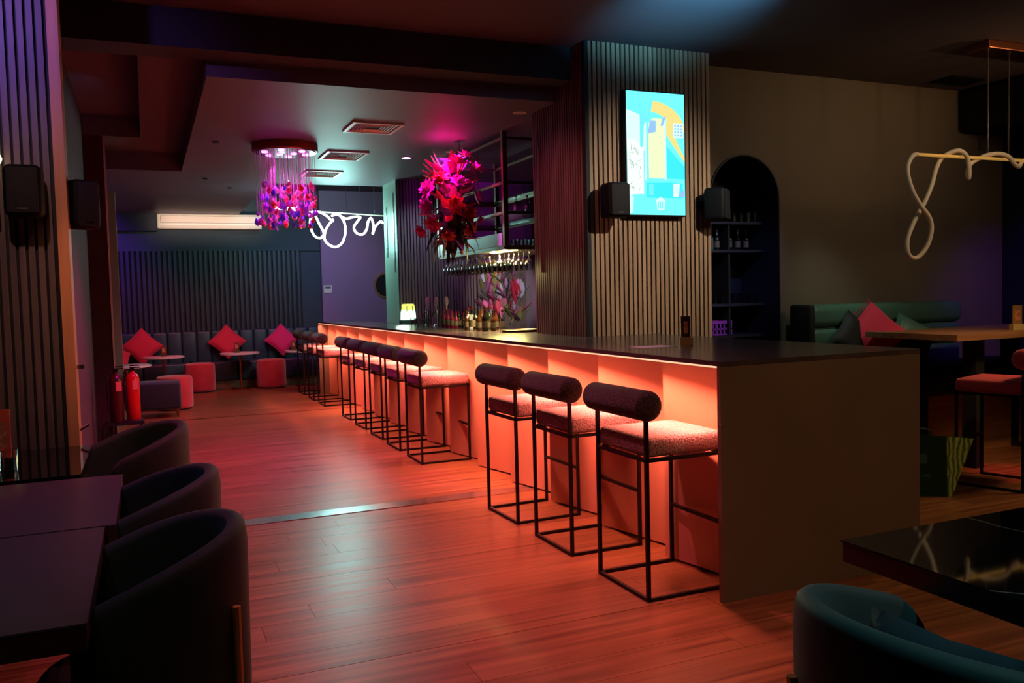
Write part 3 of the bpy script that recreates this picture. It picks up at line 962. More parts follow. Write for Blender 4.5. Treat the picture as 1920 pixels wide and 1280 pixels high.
def leafmesh(m, L, Wd, curl, n=7, serr=0):
    b = MB()
    vs = []
    for i in range(n + 1):
        s = i / n
        wv = Wd * math.sin(PI * min(1, s * .93 + .05)) ** .8 * (1 + serr * (-1) ** i)
        z = curl * s * s * L
        xx = L * s * (1 - .15 * s)
        vs += [(xx, -wv / 2, z + .12 * wv), (xx, 0, z), (xx, wv / 2, z + .12 * wv)]
    fs = []
    for i in range(n):
        for j in range(2):
            a = i * 3 + j
            fs.append((a, a + 1, a + 4, a + 3))
    top = len(vs)
    vs2 = [(x, y, z - .003) for x, y, z in vs]
    fs2 = [tuple(top + k for k in reversed(f)) for f in fs]
    return b.add(vs + vs2, fs + fs2).data('leaf', m, True)


def flowermesh(m, R_, n=22, cone=.9):
    b = MB()
    for k in range(n):
        ring = k % 3
        a = 2 * PI * k / n * 3.1
        el = (.25, .75, 1.15)[ring]
        L = R_ * (1, .95, .8)[ring]
        d = Vector((math.cos(a) * math.cos(el), math.sin(a) * math.cos(el), math.sin(el)))
        sd = Vector((-math.sin(a), math.cos(a), 0))
        wd = R_ * .26
        p0 = Vector((0, 0, 0)); p1 = d * L * .55 + Vector((0, 0, .1 * R_)); p2 = d * L
        nn = d.cross(sd) * .003
        vs = [p0, p1 + sd * wd, p2, p1 - sd * wd, p0 + nn, p1 + sd * wd + nn, p2 + nn, p1 - sd * wd + nn]
        b.add(vs, [(0, 1, 2, 3), (4, 7, 6, 5)])
    b.lathe([(.001, 0), (R_ * .2, R_ * .15), (R_ * .15, R_ * .5), (.001, R_ * .6)], n=8)
    return b.data('blossom', m)


fms = [flowermesh(M_ff, .10), flowermesh(M_fp, .11), flowermesh(M_fr, .10)]


def orient(d, spin=0):
    return (Vector(d).to_track_quat('X', 'Z')).to_euler()


def orz(d):
    return (Vector(d).to_track_quat('Z', 'Y')).to_euler()


# blossoms : (offset x, y, z) main visible ones face the viewer (towards -y / -x)
for p, k, s in (((-.24, -.1, 2.42), 0, 1.15), ((-.20, -.1, 2.12), 1, 1.05), ((-.04, -.22, 2.27), 2, 1.15), ((.02, -.14, 2.66), 1, 1.05), ((.10, -.18, 2.20), 2, 1.1), ((-.14, -.14, 2.5), 2, 1.1), ((.0, -.2, 2.48), 0, .9), ((.20, -.12, 2.36), 0, 1.0), ((.12, -.1, 2.74), 0, .9), ((-.30, -.05, 2.05), 1, .8), ((.10, -.2, 2.06), 2, .9), ((.22, -.1, 2.62), 1, .9), ((.22, -.12, 2.15), 0, .8), ((-.1, -.2, 2.0), 2, .8), ((.04, .2, 2.4), 1, 1.2), ((-.15, .2, 2.3), 0, 1.2), ((.2, .2, 2.5), 1, 1)):
    d = Vector((p[0], p[1], (p[2] - 2.3) * .9))
    part('blossom', fms[k], t, p, orz(d), (s, s, s))
lms = [leafmesh(M_fp, .34, .07, .1), leafmesh(M_ff, .30, .09, .2, serr=.15), leafmesh(M_fr, .28, .06, .2), leafmesh(M_lv, .26, .08, -.2), leafmesh(M_lb, .40, .05, -.35, serr=.25), leafmesh(M_lg, .38, .06, -.4, serr=.2)]
for i in range(46):  # upper half : bright petals and blades
    a = random.uniform(PI * .75, PI * 2.1)
    el = random.uniform(-.2, 1.25)
    z = random.uniform(2.15, 2.58)
    d = (math.cos(a) * math.cos(el), math.sin(a) * math.cos(el), math.sin(el))
    part('leaf', lms[random.choice((0, 0, 1, 1, 2, 3, 2))], t, (d[0] * .04, d[1] * .04, z), orient(d))
for i in range(60):  # lower half : drooping brown and green fronds
    a = random.uniform(0, 2 * PI)
    el = random.uniform(-1.4, -.25)
    z = random.uniform(2.0, 2.35)
    d = (math.cos(a) * math.cos(el), math.sin(a) * math.cos(el), math.sin(el))
    part('leaf', lms[random.choice((4, 4, 5, 3, 2))], t, (d[0] * .05, d[1] * .05, z), orient(d))
for x_, z_ in ((.20, 2.45), (.24, 2.5), (.17, 2.5)):  # tall upright blades at the right
    part('leaf', lms[0], t, (x_, -.1, z_ - .05), orient((.12, -.05, 1)), (1.15, 1.1, 1.1))

# ================================================================== MURAL on back bar wall
t = thing('flower_mural', 'panel of mixed tropical flowers on the wall behind the bar', 'mural', (4.32, 10.38, 0))
MB().box(-.34, -.01, .95, .34, .02, 1.84).obj('panel', mat('mural_ground', S(70, 60, 58), .6, var=(8, .4)), t)
mm = [mat('mural_pink', S(216, 120, 160), .5), mat('mural_red', S(196, 60, 84), .5), mat('mural_green', S(120, 132, 70), .5), mat('mural_grey', S(140, 160, 176), .5), mat('mural_yellow', S(210, 190, 70), .5), mat('mural_violet', S(150, 100, 150), .5)]
mlv = [leafmesh(m, .26, .09, .05) for m in mm]
random.seed(9)
for i in range(110):
    x_ = random.uniform(-.27, .27); z_ = random.uniform(1.02, 1.76)
    k = 4 if z_ > 1.62 and random.random() < .5 else (0 if (z_ < 1.4 and x_ < 0 and random.random() < .6) else random.choice((0, 1, 2, 3, 5)))
    a = random.uniform(.6, 2.6)
    s = random.uniform(.6, 1.15)
    part('leaf', mlv[k], t, (x_, -.02 - random.random() * .03, z_), orient((math.cos(a), -.1, math.sin(a))), (s, s, s))
for p, k in (((.20, -.05, 1.42), 1), ((.17, -.05, 1.30), 1), ((-.10, -.05, 1.1), 1), ((.05, -.05, 1.3), 3), ((.07, -.05, 1.42), 3), ((-.22, -.05, 1.15), 0)):
    part('leaf', mlv[k], t, p, orient((.15 if k != 1 else -.3, -.05, 1)), (1.1, 1.2, 1))

# ================================================================== THINGS ON THE BAR
zt = 1.1
t = thing('lantern', 'glowing green and yellow lantern on a dark base at the far end of the bar', 'lamp', (2.98, 10.2, zt))
MB().lathe([(.001, 0), (.11, 0), (.115, .045), (.1, .05)], n=24).obj('base', mat('lantern_base', S(20, 50, 44), .3), t, True)
m = emis('lantern_glow', (.72, 1, .78, 1), 1.6)
MB().lathe([(.096, .05), (.092, .13), (.085, .17)], n=24).obj('lower_shade', m, t, True)
MB().lathe([(.085, .17), (.08, .225), (.07, .245), (.001, .247)], n=24).obj('upper_shade', emis('lantern_yellow', (.85, .95, .18, 1), 1.1), t, True)
b = MB()
for k in range(7):
    a = k * 2 * PI / 7
    b.box(-.006, .083, .15, .006, .09, .22, Matrix.Rotation(a, 4, 'Z') @ Matrix.Rotation(.0, 4, 'X'))
b.obj('pattern', mat('lantern_leaf', S(90, 110, 20), .5), t)
light('lantern_lamp', 'POINT', (2.86, 10.05, 1.26), 2.2, (.75, 1, .75), shadow_soft_size=.08)

for k, (x_, y_) in enumerate(((2.93, 9.25), (2.95, 8.98), (2.96, 8.66))):
    t = thing('beer_tap', ['leftmost', 'middle', 'rightmost'][k] + ' of the three chrome beer taps with white handles', 'beer tap', (x_, y_, zt), group='beer taps on the bar')
    MB().lathe([(.001, 0), (.04, 0), (.035, .01), (.02, .02), (.02, .17), (.024, .18), (.001, .185)], n=14).obj('column', M_steel, t, True)
    MB().tube([(0, 0, .15), (-.05, -.01, .15), (-.055, -.01, .10)], .008, 8).obj('spout', M_steel, t, True)
    MB().lathe([(.006, .18), (.008, .22), (.02, .25), (.022, .29), (.012, .32), (.001, .325)], n=12).obj('handle', M_white, t, True)
random.seed(2)
lab = 0
wherez = ['in the magenta cluster right of the beer taps']
for k in range(8):
    x_ = 2.86 + (k % 2) * .1 + random.uniform(-.01, .01); y_ = 8.5 - k * .07
    bottle((x_, y_, zt), [M_bp, M_bam, M_bp, M_bd][k % 4], ('magenta', 'amber', 'magenta', 'dark')[k % 4] + ' small bottle, ' + NTH[k] + ' from the left in the cluster right of the beer taps', random.uniform(.55, .78), 'small bottles right of the beer taps', M_bp)
for k in range(6):
    x_ = 2.72 + (k % 3) * .055 + random.uniform(-.01, .01); y_ = 7.75 - k * .06 + .5
    o = bpy.data.objects.new('tumbler', td)
    C.objects.link(o)
    o.location = (x_, y_ + .9, zt)
    tag(o, NTH[k] + ' small clear glass from the right, in front of the beer taps on the bar', 'glass', 'small glasses near the beer taps')
for k in range(12):
    x_ = 2.80 + (k % 3) * .085 + random.uniform(-.01, .01); y_ = 7.62 - (k // 3) * .16 + random.uniform(-.02, .02)
    bottle((x_, y_, zt), [M_bam, M_bd, M_bam, M_bc][k % 4], ('amber', 'dark green', 'amber', 'clear')[k % 4] + ' bottle, ' + ('aisle side', 'middle', 'inner side')[k % 3] + ' of the ' + NTH[k // 3] + ' row from the left before the flower mural', random.uniform(.6, .85), 'dark bottles before the flower mural', [M_rose, M_steel, M_rose][k % 3])
t = thing('table_sign', 'small white triangular tent sign on the bar beside the bottles', 'sign', (2.93, 7.9, zt))
MB().add([(-.05, -.04, 0), (.05, -.04, 0), (.05, .04, 0), (-.05, .04, 0), (-.03, 0, .14), (.05, 0, .14)], [(0, 1, 5, 4), (2, 3, 4, 5), (1, 2, 5), (3, 0, 4), (0, 3, 2, 1)]).obj('card', mat('sign_white', S(210, 180, 225), .5), t)
t = thing('serving_tray', 'round dark tray with a pale rim on the bar below the wine glasses', 'tray', (2.98, 6.78, zt))
MB().lathe([(.001, 0), (.15, 0), (.165, .02), (.16, .022), (.145, .006), (.001, .006)], n=28).obj('dish', M_bronze, t, True)
# menu stand and paper
def menu_stand(loc, rotz, label, card, base, h=.16, w_=.075):
    t = thing('menu_stand', label, 'menu stand', loc, rotz)
    MB().box(-w_ / 2 - .01, -.03, 0, w_ / 2 + .01, .03, .045).obj('base', base, t)
    MB().box(-w_ / 2, -.004, .045, w_ / 2, .004, .045 + h).obj('card', card, t)
    MB().box(-w_ / 2 + .015, -.0055, .045 + h * .18, w_ / 2 - .015, -.0045, .045 + h * .75).obj('card_picture', mat('card_print', S(190, 120, 84), .5, var=(60, .6)), t)
    return t


menu_stand((2.93, 4.22, zt), -.45, 'small dark menu card in a stand on the near bar top', mat('menu_dark', S(60, 24, 26), .4), mat('stand_gold', S(170, 140, 96), .35), .125, .055)
MB().box(2.58, 4.12, 1.1004, 2.80, 4.29, 1.102).obj('paper_sheet', mat('paper', S(225, 222, 230), .6), label='white paper sheet lying beside the menu stand on the bar', cat='paper')

# things on the mauve wall
t = thing('thermostat', 'small white thermostat on the mauve wall', 'thermostat', (3.0, 15.3, 1.61))
MB().rbox(-.075, -.02, -.07, .075, 0, .07, .01, 2).obj('case', M_white, t)
MB().box(-.05, -.022, .01, .05, -.02, .045).obj('display', mat('lcd', S(90, 90, 110), .3), t)
t = thing('wall_disc', 'dark round wall disc partly hidden behind the far pillar', 'wall decoration', (4.07, 15.28, 1.66))
MB().lathe([(.001, -.03), (.2, -.03), (.22, 0), (.001, 0)], n=32, mx=Matrix.Rotation(-PI / 2, 4, 'X')).obj('disc', M_black, t, True)
MB().lathe([(.22, -.02), (.235, -.02), (.235, 0), (.22, 0)], n=32, mx=Matrix.Rotation(-PI / 2, 4, 'X')).obj('rim', M_brass, t, True)

# ================================================================== LOUNGE FURNITURE (far)
t = thing('banquette', 'long dark teal channel-backed banquette along the lounge back wall', 'sofa', (0, 0, 0))
MB().box(-1.55, 14.9, 0, 2.84, 15.3, .12).obj('plinth', wood_mat('plinth_wood', S(120, 74, 50), S(150, 96, 64), .45, 'x', 0), t)
x = -1.55
k = 0
for i in range(6):
    xa = -1.55 + i * .73
    MB().rbox(xa + .004, 14.85, .12, xa + .726, 15.3, .44, .035, 3).obj('seat_cushion', M_leath, t, True)
for i in range(19):
    xa = -1.55 + i * .2305
    MB().rbox(xa, 15.19, .42, xa + .229, 15.355, .95, .035, 3).obj('back_channel', M_leath, t, True)
t = thing('banquette', 'short teal banquette along the lounge left wall', 'sofa', (0, 0, 0))
MB().box(-1.5, 12.2, 0, -.75, 14.8, .12).obj('plinth', M_black, t)
MB().rbox(-1.55, 12.15, .12, -.72, 14.8, .44, .035, 3).obj('seat_cushion', M_leath, t, True)
for i in range(11):
    MB().rbox(-1.58, 12.15 + i * .24, .42, -1.42, 12.388 + i * .24, .95, .035, 3).obj('back_channel', M_leath, t, True)


def cushion(loc, m, label, s=.46, th=.14, spin=PI / 4, lean=-.35, rotz=0, fringe=False):
    N = 14
    vs = []
    for sd in (1, -1):
        for i in range(N + 1):
            for j in range(N + 1):
                u = -1 + 2 * i / N; v = -1 + 2 * j / N
                h = th / 2 * (max(0, (1 - u ** 4) * (1 - v ** 4))) ** .55
                pinch = 1 - .07 * (1 - abs(u) * abs(v)) * (abs(u) ** 6 + abs(v) ** 6 > .3)
                vs.append((u * s / 2 * pinch, sd * h, v * s / 2 * pinch))
    fs = []
    K = (N + 1) ** 2
    for i in range(N):
        for j in range(N):
            a = i * (N + 1) + j
            fs.append((a, a + 1, a + N + 2, a + N + 1))
            fs.append(tuple(K + q for q in (a + N + 1, a + N + 2, a + 1, a)))
    mx = Matrix.Rotation(rotz, 4, 'Z') @ Matrix.Rotation(lean, 4, 'X') @ Matrix.Rotation(spin, 4, 'Y')
    b = MB().add([mx @ Vector(v) for v in vs], fs)
    me = b.data('cushion', m, True)
    o = bpy.data.objects.new('cushion', me)
    C.objects.link(o)
    o.location = loc
    tag(o, label, 'cushion')
    if fringe:
        q = MB()
        for k in range(14):
            u = -s / 2 + s * (k + .5) / 14
            q.tube([mx @ Vector((-s / 2, 0, u)), mx @ Vector((-s / 2 - .035, random.uniform(-.01, .01), u + .008))], .004, 4)
        q.obj('fringe', m, o)
    return o


cushion((-.09, 15.06, .735), M_redc, 'red cushion standing on its corner at the left end of the back banquette')
cushion((1.23, 15.06, .76), M_redc, 'red cushion on its corner behind the middle round table', .44)
cushion((2.13, 15.06, .755), M_pinkc, 'pink cushion on its corner at the right end of the back banquette', .42)
cushion((-.50, 14.55, .60), M_redc, 'red cushion lying tilted in the corner behind the near round table', .46, spin=.5, lean=-.9, rotz=.5)


def ottoman(loc, label, r=.235, h=.45):
    t = thing('ottoman', label, 'ottoman', loc, group='round red velvet ottomans')
    MB().lathe([(.001, 0), (r - .02, 0), (r - .02, .02)], n=32).obj('foot', M_black, t)
    MB().lathe([(r - .015, .02), (r - .005, .03), (r, .06), (r, h - .05), (r - .012, h - .015), (r - .045, h), (.001, h + .006)], n=36).obj('cover', M_red, t, True)
    return t


ottoman((.30, 12.30, 0), 'red velvet ottoman nearest the viewer, right of the dark bench')
ottoman((.74, 14.45, 0), 'red velvet ottoman between the left and middle round tables', .235, .46)
ottoman((1.85, 14.45, 0), 'red velvet ottoman right of the middle round table', .235, .47)


def round_table(loc, label, r=.31, h=.60):
    t = thing('round_table', label, 'table', loc, group='small round lounge tables')
    MB().lathe([(.001, h - .03), (r - .01, h - .03), (r, h - .025), (r, h - .004), (r - .006, h), (.001, h)], n=40).obj('table_top', M_whitet, t, True)
    MB().lathe([(.018, .02), (.018, h - .03)], n=14).obj('pole', M_rose, t)
    for k in range(4):
        a = PI / 4 + k * PI / 2
        MB().rbox(.0, -.018, .0, .20, .018, .022, .006, 2, Matrix.Rotation(a, 4, 'Z')).obj('foot', M_rose, t)
    return t


round_table((.21, 14.35, 0), 'round white lounge table before the left red cushion')
round_table((1.37, 14.48, 0), 'round white lounge table in the middle, before the central cushion')
round_table((2.38, 14.35, 0), 'round white lounge table at right, half hidden by bar stools')
round_table((-.28, 12.35, 0), 'round white lounge table behind the fire extinguishers', .31, .62)
for (x_, y_), lb in (((.22, 14.33), 'small menu card on the left round lounge table'), ((1.32, 14.45), 'small menu card on the middle round lounge table'), ((2.2, 14.28), 'small menu card on the right round lounge table')):
    menu_stand((x_, y_, .60), 0, lb, mat('menu_red', S(120, 40, 36), .4), M_bronze, .12, .07)

t = thing('bench', 'dark navy bench with rounded top behind the fire extinguishers', 'bench', (0, 0, 0))
MB().rbox(-.50, 11.40, .10, .355, 11.78, .45, .035, 4).obj('seat', mat('navy_velvet', S(26, 18, 52), .7, sheen=.2), t, True)
for xx in (-.44, .31):
    for yy in (11.44, 11.74):
        MB().box(xx - .012, yy - .012, 0, xx + .012, yy + .012, .105).obj('leg', M_rose, t)


def extinguisher(loc, m, label):
    t = thing('fire_extinguisher', label, 'fire extinguisher', loc)
    MB().lathe([(.001, 0), (.055, 0), (.062, .01), (.062, .40), (.05, .44), (.02, .465), (.02, .48), (.001, .48)], n=20).obj('cylinder', m, t, True)
    MB().box(-.02, -.012, .48, .02, .012, .505).box(-.02, -.01, .505, .07, .01, .515).box(-.02, -.01, .525, .065, .01, .535).obj('valve', M_blackm, t)
    MB().tube(smoothpath([(-.02, 0, .49), (-.07, -.02, .47), (-.078, -.02, .35), (-.072, -.02, .1)], 4), .009, 6).obj('hose', M_black, t, True)
    MB().box(.0, -.064, .30, .05, -.045, .39).obj('label_band', mat('ext_label', S(240, 150, 120), .5), t)
    return t


extinguisher((-.155, 9.05, .30), mat('ext_red', S(205, 18, 26), .3), 'bright red fire extinguisher on a black stand beside the dark pier')
extinguisher((-.30, 8.98, .30), mat('ext_dark', S(70, 14, 20), .3), 'dark red fire extinguisher next to the dark pier')
t = thing('extinguisher_stand', 'black floor stand carrying the two fire extinguishers', 'stand', (-.225, 9.02, 0))
MB().box(-.16, -.09, .265, .16, .09, .30).obj('shelf', M_black, t)
for xx in (-.13, .13):
    MB().box(xx - .012, -.08, 0, xx + .012, .08, .265).obj('leg', M_blackm, t)

# ================================================================== LEFT FOREGROUND
M_ltop = mat('left_table_top', S(88, 66, 76), .33, var=(4, .06))
M_lside = mat('left_table_edge', S(70, 30, 24), .5)
for (ya, yb, xe, lb) in ((2.85, 3.69, -.115, 'dark rectangular dining table farther from the viewer at left'), (1.985, 2.835, -.145, 'dark rectangular dining table nearest the viewer at left')):
    t = thing('dining_table', lb, 'table', (xe - .6, (ya + yb) / 2, 0))
    MB().box(-.6, ya - (ya + yb) / 2, .745, .6, yb - (ya + yb) / 2, .75).obj('table_top', M_ltop, t)
    MB().box(-.598, ya - (ya + yb) / 2 + .001, .69, .598, yb - (ya + yb) / 2 - .001, .7445).obj('apron', M_lside, t)
    MB().box(-.05, -.05, .02, .05, .05, .69).obj('pedestal', M_blackm, t)
    MB().box(-.25, -.25, 0, .25, .25, .02).obj('base', M_blackm, t)
t = thing('dining_table', 'glossy black table against the left slatted screen', 'table', (-.85, 4.13, 0))
MB().box(-.6, -.36, .71, .58, .42, .75).obj('table_top', mat('gloss_black', S(10, 8, 12), .05), t)
MB().box(-.05, -.05, .02, .05, .05, .71).obj('pedestal', M_blackm, t)
MB().box(-.25, -.25, 0, .25, .25, .02).obj('base', M_blackm, t)
menu_stand((-.575, 4.1, .75), 0, 'orange menu card in a metal stand on the black table at left', mat('menu_orange', S(215, 90, 60), .5), M_steel, .2, .055)
for k, (x_, y_) in enumerate(((-.545, 4.0), (-.60, 3.95))):
    o = bpy.data.objects.new('tumbler', td)
    C.objects.link(o)
    o.location = (x_, y_, .75)
    tag(o, ['small clear glass right of the orange menu card', 'small clear glass left of the orange menu card'][k], 'glass')
MB().box(-.335, 4.78, 1.105, -.30, 4.80, 1.125).obj('door_latch', M_steel, label='small pale latch beside the wooden end board', cat='latch')
MB().tube([(-.334, 4.76, .80), (-.29, 4.76, .825)], .008, 8).obj('door_handle_stub', M_steel, label='small bright handle low on the wooden end board', cat='handle')


def tub_chair(loc, rotz, label, m, R=.29, zt_=.80, za=.62, zb=.30, th_=.05, group=None, seatm=None, fwd_=.12):
    """opening towards local +x"""
    t = thing('tub_chair', label, 'chair', loc, rotz, group)
    b = MB()
    n = 48
    Ls = fwd_
    tot = R * PI / 2 + Ls
    secs = []
    for i in range(n + 1):
        u = (-1 + 2 * i / n) * tot
        q = abs(u) / tot
        a = max(-PI / 2, min(PI / 2, u / R))
        sx = max(0, abs(u) - R * PI / 2)
        h = zt_ - (zt_ - za) * (q ** 2)
        if q > .9: h -= ((q - .9) / .1) ** 2 * .04
        ca, sa = -math.cos(a), math.sin(a)
        prof = []
        ro, ri = R, R - th_
        # rounded top profile
        prof.append((ro - .03, zb)); prof.append((ro, zb + .08))
        prof.append((ro + .004, h - .06))
        for k in range(7):
            ang = PI * k / 6
            rm = (ro + ri) / 2
            prof.append((rm + math.cos(ang) * th_ / 2 * 1.0, h - th_ / 2 + math.sin(ang) * th_ / 2))
        prof.append((ri, h - .06)); prof.append((ri - .005, zb + .1)); prof.append((ri - .02, zb))
        # elongate arms forwards
        ex = 1.0
        sec = []
        for r, z in prof:
            sec.append((r * ca + sx, r * sa, z))
        secs.append(sec)
    K = len(secs[0])
    vs = [v for s_ in secs for v in s_]
    fs = []
    for i in range(n):
        for k in range(K):
            k2 = (k + 1) % K
            fs.append((i * K + k, i * K + k2, (i + 1) * K + k2, (i + 1) * K + k))
    fs.append(tuple(range(K))); fs.append(tuple(range(n * K, (n + 1) * K))[::-1])
    b.add(vs, fs)
    b.obj('shell', m, t, True)
    MB().lathe([(.001, zb), (R - .065, zb), (R - .055, zb + .03), (R - .055, .43), (R - .08, .465), (.001, .475)], n=32).obj('seat', seatm or m, t, True)
    for a in (.62, -.62, 1.57, -1.57):
        x0, y0 = -math.cos(a), math.sin(a)
        MB().tube([((R + .012) * x0, (R + .012) * y0, .64 if abs(a) < 1 else .5), ((R + .012) * x0, (R + .012) * y0, .30), ((R + .03) * x0, (R + .03) * y0, 0)], [.011, .011, .008], 8).obj('leg', M_brass, t, True)
    return t


tub_chair((-.075, 2.44, 0), PI, 'dark green tub chair nearest the viewer at the left table', M_velg, .30, .835, .70, group='tub chairs at the left tables')
tub_chair((-.085, 3.22, 0), PI, 'dark green tub chair in the middle of the three at left', M_velg, .30, .835, .70, group='tub chairs at the left tables')
tub_chair((-.135, 4.50, 0), PI + .25, 'dark green tub chair farthest of the three at left', M_velg, .30, .835, .70, group='tub chairs at the left tables')

# ================================================================== RIGHT SIDE
# black marble table
M_marble = bpy.data.materials.new('black_marble')
M_marble.use_nodes = True
nt = M_marble.node_tree
b_ = nt.nodes['Principled BSDF']
b_.inputs['Roughness'].default_value = .04
tc = nt.nodes.new('ShaderNodeTexCoord')
vo = nt.nodes.new('ShaderNodeTexVoronoi')
vo.feature = 'DISTANCE_TO_EDGE'
vo.inputs['Scale'].default_value = 1.7
nz = nt.nodes.new('ShaderNodeTexNoise')
nz.inputs['Scale'].default_value = 3
mxn = nt.nodes.new('ShaderNodeMixRGB')
mxn.inputs[0].default_value = .12
nt.links.new(tc.outputs['Object'], mxn.inputs[1])
nt.links.new(nz.outputs['Color'], mxn.inputs[2])
nt.links.new(tc.outputs['Object'], nz.inputs['Vector'])
nt.links.new(mxn.outputs[0], vo.inputs['Vector'])
cr = nt.nodes.new('ShaderNodeValToRGB')
cr.color_ramp.elements[0].position = 0
cr.color_ramp.elements[0].color = S(110, 105, 100)
cr.color_ramp.elements[1].position = .006
cr.color_ramp.elements[1].color = S(8, 8, 10)
nt.links.new(vo.outputs['Distance'], cr.inputs[0])
nt.links.new(cr.outputs[0], b_.inputs['Base Color'])
t = thing('marble_table', 'black marble dining table at the right foreground with thin pale veins', 'table', (2.3, 1.2, 0))
MB().box(-.64, -.52, .748, .74, .50, .752).obj('table_top', M_marble, t)
MB().box(-.636, -.516, .695, .736, .496, .7475).obj('edge_band', mat('dark_edge', S(60, 30, 34), .3), t)
MB().box(-.3, -.06, .02, .34, .06, .695).obj('pedestal', M_black, t)
MB().box(-.4, -.25, 0, .44, .25, .02).obj('base', M_black, t)

ch = tub_chair((1.46, 1.145, 0), .08, 'teal velvet tub chair with a cushion at the right foreground', M_vel, .335, .815, .66, seatm=M_vel, fwd_=.24)
cushion((1.30, 1.10, .615), M_leath, 'flattened dark teal cushion inside the right tub chair', .33, .09, spin=.0, lean=.22, rotz=PI / 2 + .1)

# high table
t = thing('high_table', 'high wooden bar table with a lit edge and black slab legs', 'table', (0, 0, 0))
MB().box(5.45, 4.43, 1.0, 7.5, 5.30, 1.045).obj('table_top', wood_mat('high_top', S(120, 84, 58), S(160, 116, 80), .35, 'x', 0), t)
for xx in (5.80, 6.9):
    MB().box(xx, 4.55, 0, xx + .09, 4.67, 1.0).obj('leg', M_black, t)
    MB().box(xx, 5.06, 0, xx + .09, 5.18, 1.0).obj('leg', M_black, t)
for xx in (5.80, 6.9):
    MB().box(xx, 4.67, 0, xx + .09, 5.06, .03).obj('foot', M_black, t)
menu_stand((6.35, 4.62, 1.045), -.4, 'gold menu card in a wooden stand on the high table', mat('menu_gold', S(150, 110, 60), .4), mat('stand_wood', S(200, 170, 110), .5), .15, .075)

# high banquette
t = thing('high_banquette', 'green leather high banquette with two padded rolls against the taupe wall', 'sofa', (0, 0, 0))
MB().box(5.2, 5.07, 0, 7.3, 5.6, .50).obj('plinth', wood_mat('booth_wood', S(150, 100, 56), S(180, 124, 74), .5, 'x', 0), t)
MB().rbox(5.1, 4.98, .50, 7.35, 5.6, .74, .04, 3).obj('seat_cushion', M_black, t, True)
for k in range(3):
    MB().rbox(5.08, 5.50 + (2 - k) * .008, .70 + k * .19, 6.85, 5.70, .895 + k * .19, .06, 4).obj('back_roll', M_leathg, t, True)
MB().rbox(5.02, 5.46, .70, 5.08, 5.72, 1.28, .025, 3).obj('back_side', M_black, t, True)
cushion((5.62, 5.36, 1.02), M_redc, 'red fringed cushion on its corner behind the high table', .40, .13, lean=-.3, rotz=-.5, fringe=True)
cushion((5.45, 5.42, .98), M_black, 'black cushion behind the red fringed cushion', .36, .12, spin=PI / 4, lean=-.25, rotz=0)
cushion((6.02, 5.34, .96), M_leathg, 'green cushion right of the red fringed cushion', .36, .13, spin=.55, lean=-.4, rotz=-.3)

# stool at the high table
dup(st, (5.37, 3.93, 0), PI / 2 + .30, 'black framed stool with red roll back beside the high table', 'stools by the high table')
s2 = [o for o in C.objects if o.get('label', '').startswith('black framed stool with red roll')][0]
kids2 = [o for o in C.objects if o.parent == s2]
for o in kids2:
    if o.name.startswith(('seat.', 'back_roll')):
        o.data = o.data.copy()
        o.data.materials[0] = mat('red_stool_velvet', S(205, 52, 66), .8, sheen=.4)
s2.location = (5.80, 3.99, 0)

# shopping bag
t = thing('shopping_bag', 'dark green shopping bag with a leafy printed side beside the bar end', 'bag', (4.87, 4.03, 0))
M_bg = mat('bag_green', S(10, 70, 56), .45, var=(10, .15))
A_ = Vector((-.75, .66, 0)); B_ = Vector((.91, -.30, 0)); U_ = Vector((0, 0, 1))
lo = [Vector((0, 0, 0)), A_ * .34, A_ * .34 + B_ * .05, B_ * .035]
hi = [Vector((-.02, -.01, .41)), A_ * .35 + Vector((-.02, 0, .42)), A_ * .34 + B_ * .17 + U_ * .40, B_ * .19 + U_ * .385]
b = MB()
b.add(lo + hi, [(0, 1, 5, 4), (1, 2, 6, 5), (2, 3, 7, 6), (0, 3, 2, 1)])
b.obj('body', M_bg, t)
m = bpy.data.materials.new('leaf_print')
m.use_nodes = True
nt = m.node_tree
tc = nt.nodes.new('ShaderNodeTexCoord')
wv = nt.nodes.new('ShaderNodeTexWave')
wv.inputs['Scale'].default_value = 9
wv.inputs['Distortion'].default_value = 9
wv.inputs['Detail'].default_value = 3
nt.links.new(tc.outputs['Object'], wv.inputs['Vector'])
cr = nt.nodes.new('ShaderNodeValToRGB')
cr.color_ramp.elements[0].color = S(60, 130, 60)
cr.color_ramp.elements[1].color = S(210, 235, 130)
nt.links.new(wv.outputs['Fac'], cr.inputs[0])
nt.links.new(cr.outputs[0], nt.nodes['Principled BSDF'].inputs['Base Color'])
b = MB()
b.add([lo[0], lo[3], hi[3], hi[0]], [(0, 1, 2, 3)])
b.obj('printed_side', m, t)
nA = Vector((-.66, -.75, 0))
for u_, v_, du, dv in ((.24, .28, .04, .05), (.12, .22, .06, .07), (.22, .12, .05, .02), (.10, .13, .05, .02)):
    q = [A_ * u_ + U_ * v_, A_ * (u_ + du) + U_ * v_, A_ * (u_ + du) + U_ * (v_ + dv), A_ * u_ + U_ * (v_ + dv)]
    q = [p_ + Vector((-.02, -.01, 0)) * (p_.z / .41) for p_ in q]
    MB().add([p_ + nA * .001 for p_ in q] + [p_ + nA * .003 for p_ in q], [(0, 1, 2, 3), (4, 5, 6, 7), (0, 1, 5, 4), (1, 2, 6, 5), (2, 3, 7, 6), (3, 0, 4, 7)]).obj('printed_mark', mat('bag_print', S(60, 110, 100), .5), t)
MB().tube(smoothpath([A_ * .10 + U_ * .40, A_ * .12 + U_ * .45, A_ * .22 + U_ * .45, A_ * .24 + U_ * .40], 4), .006, 6).obj('handle', M_bg, t, True)

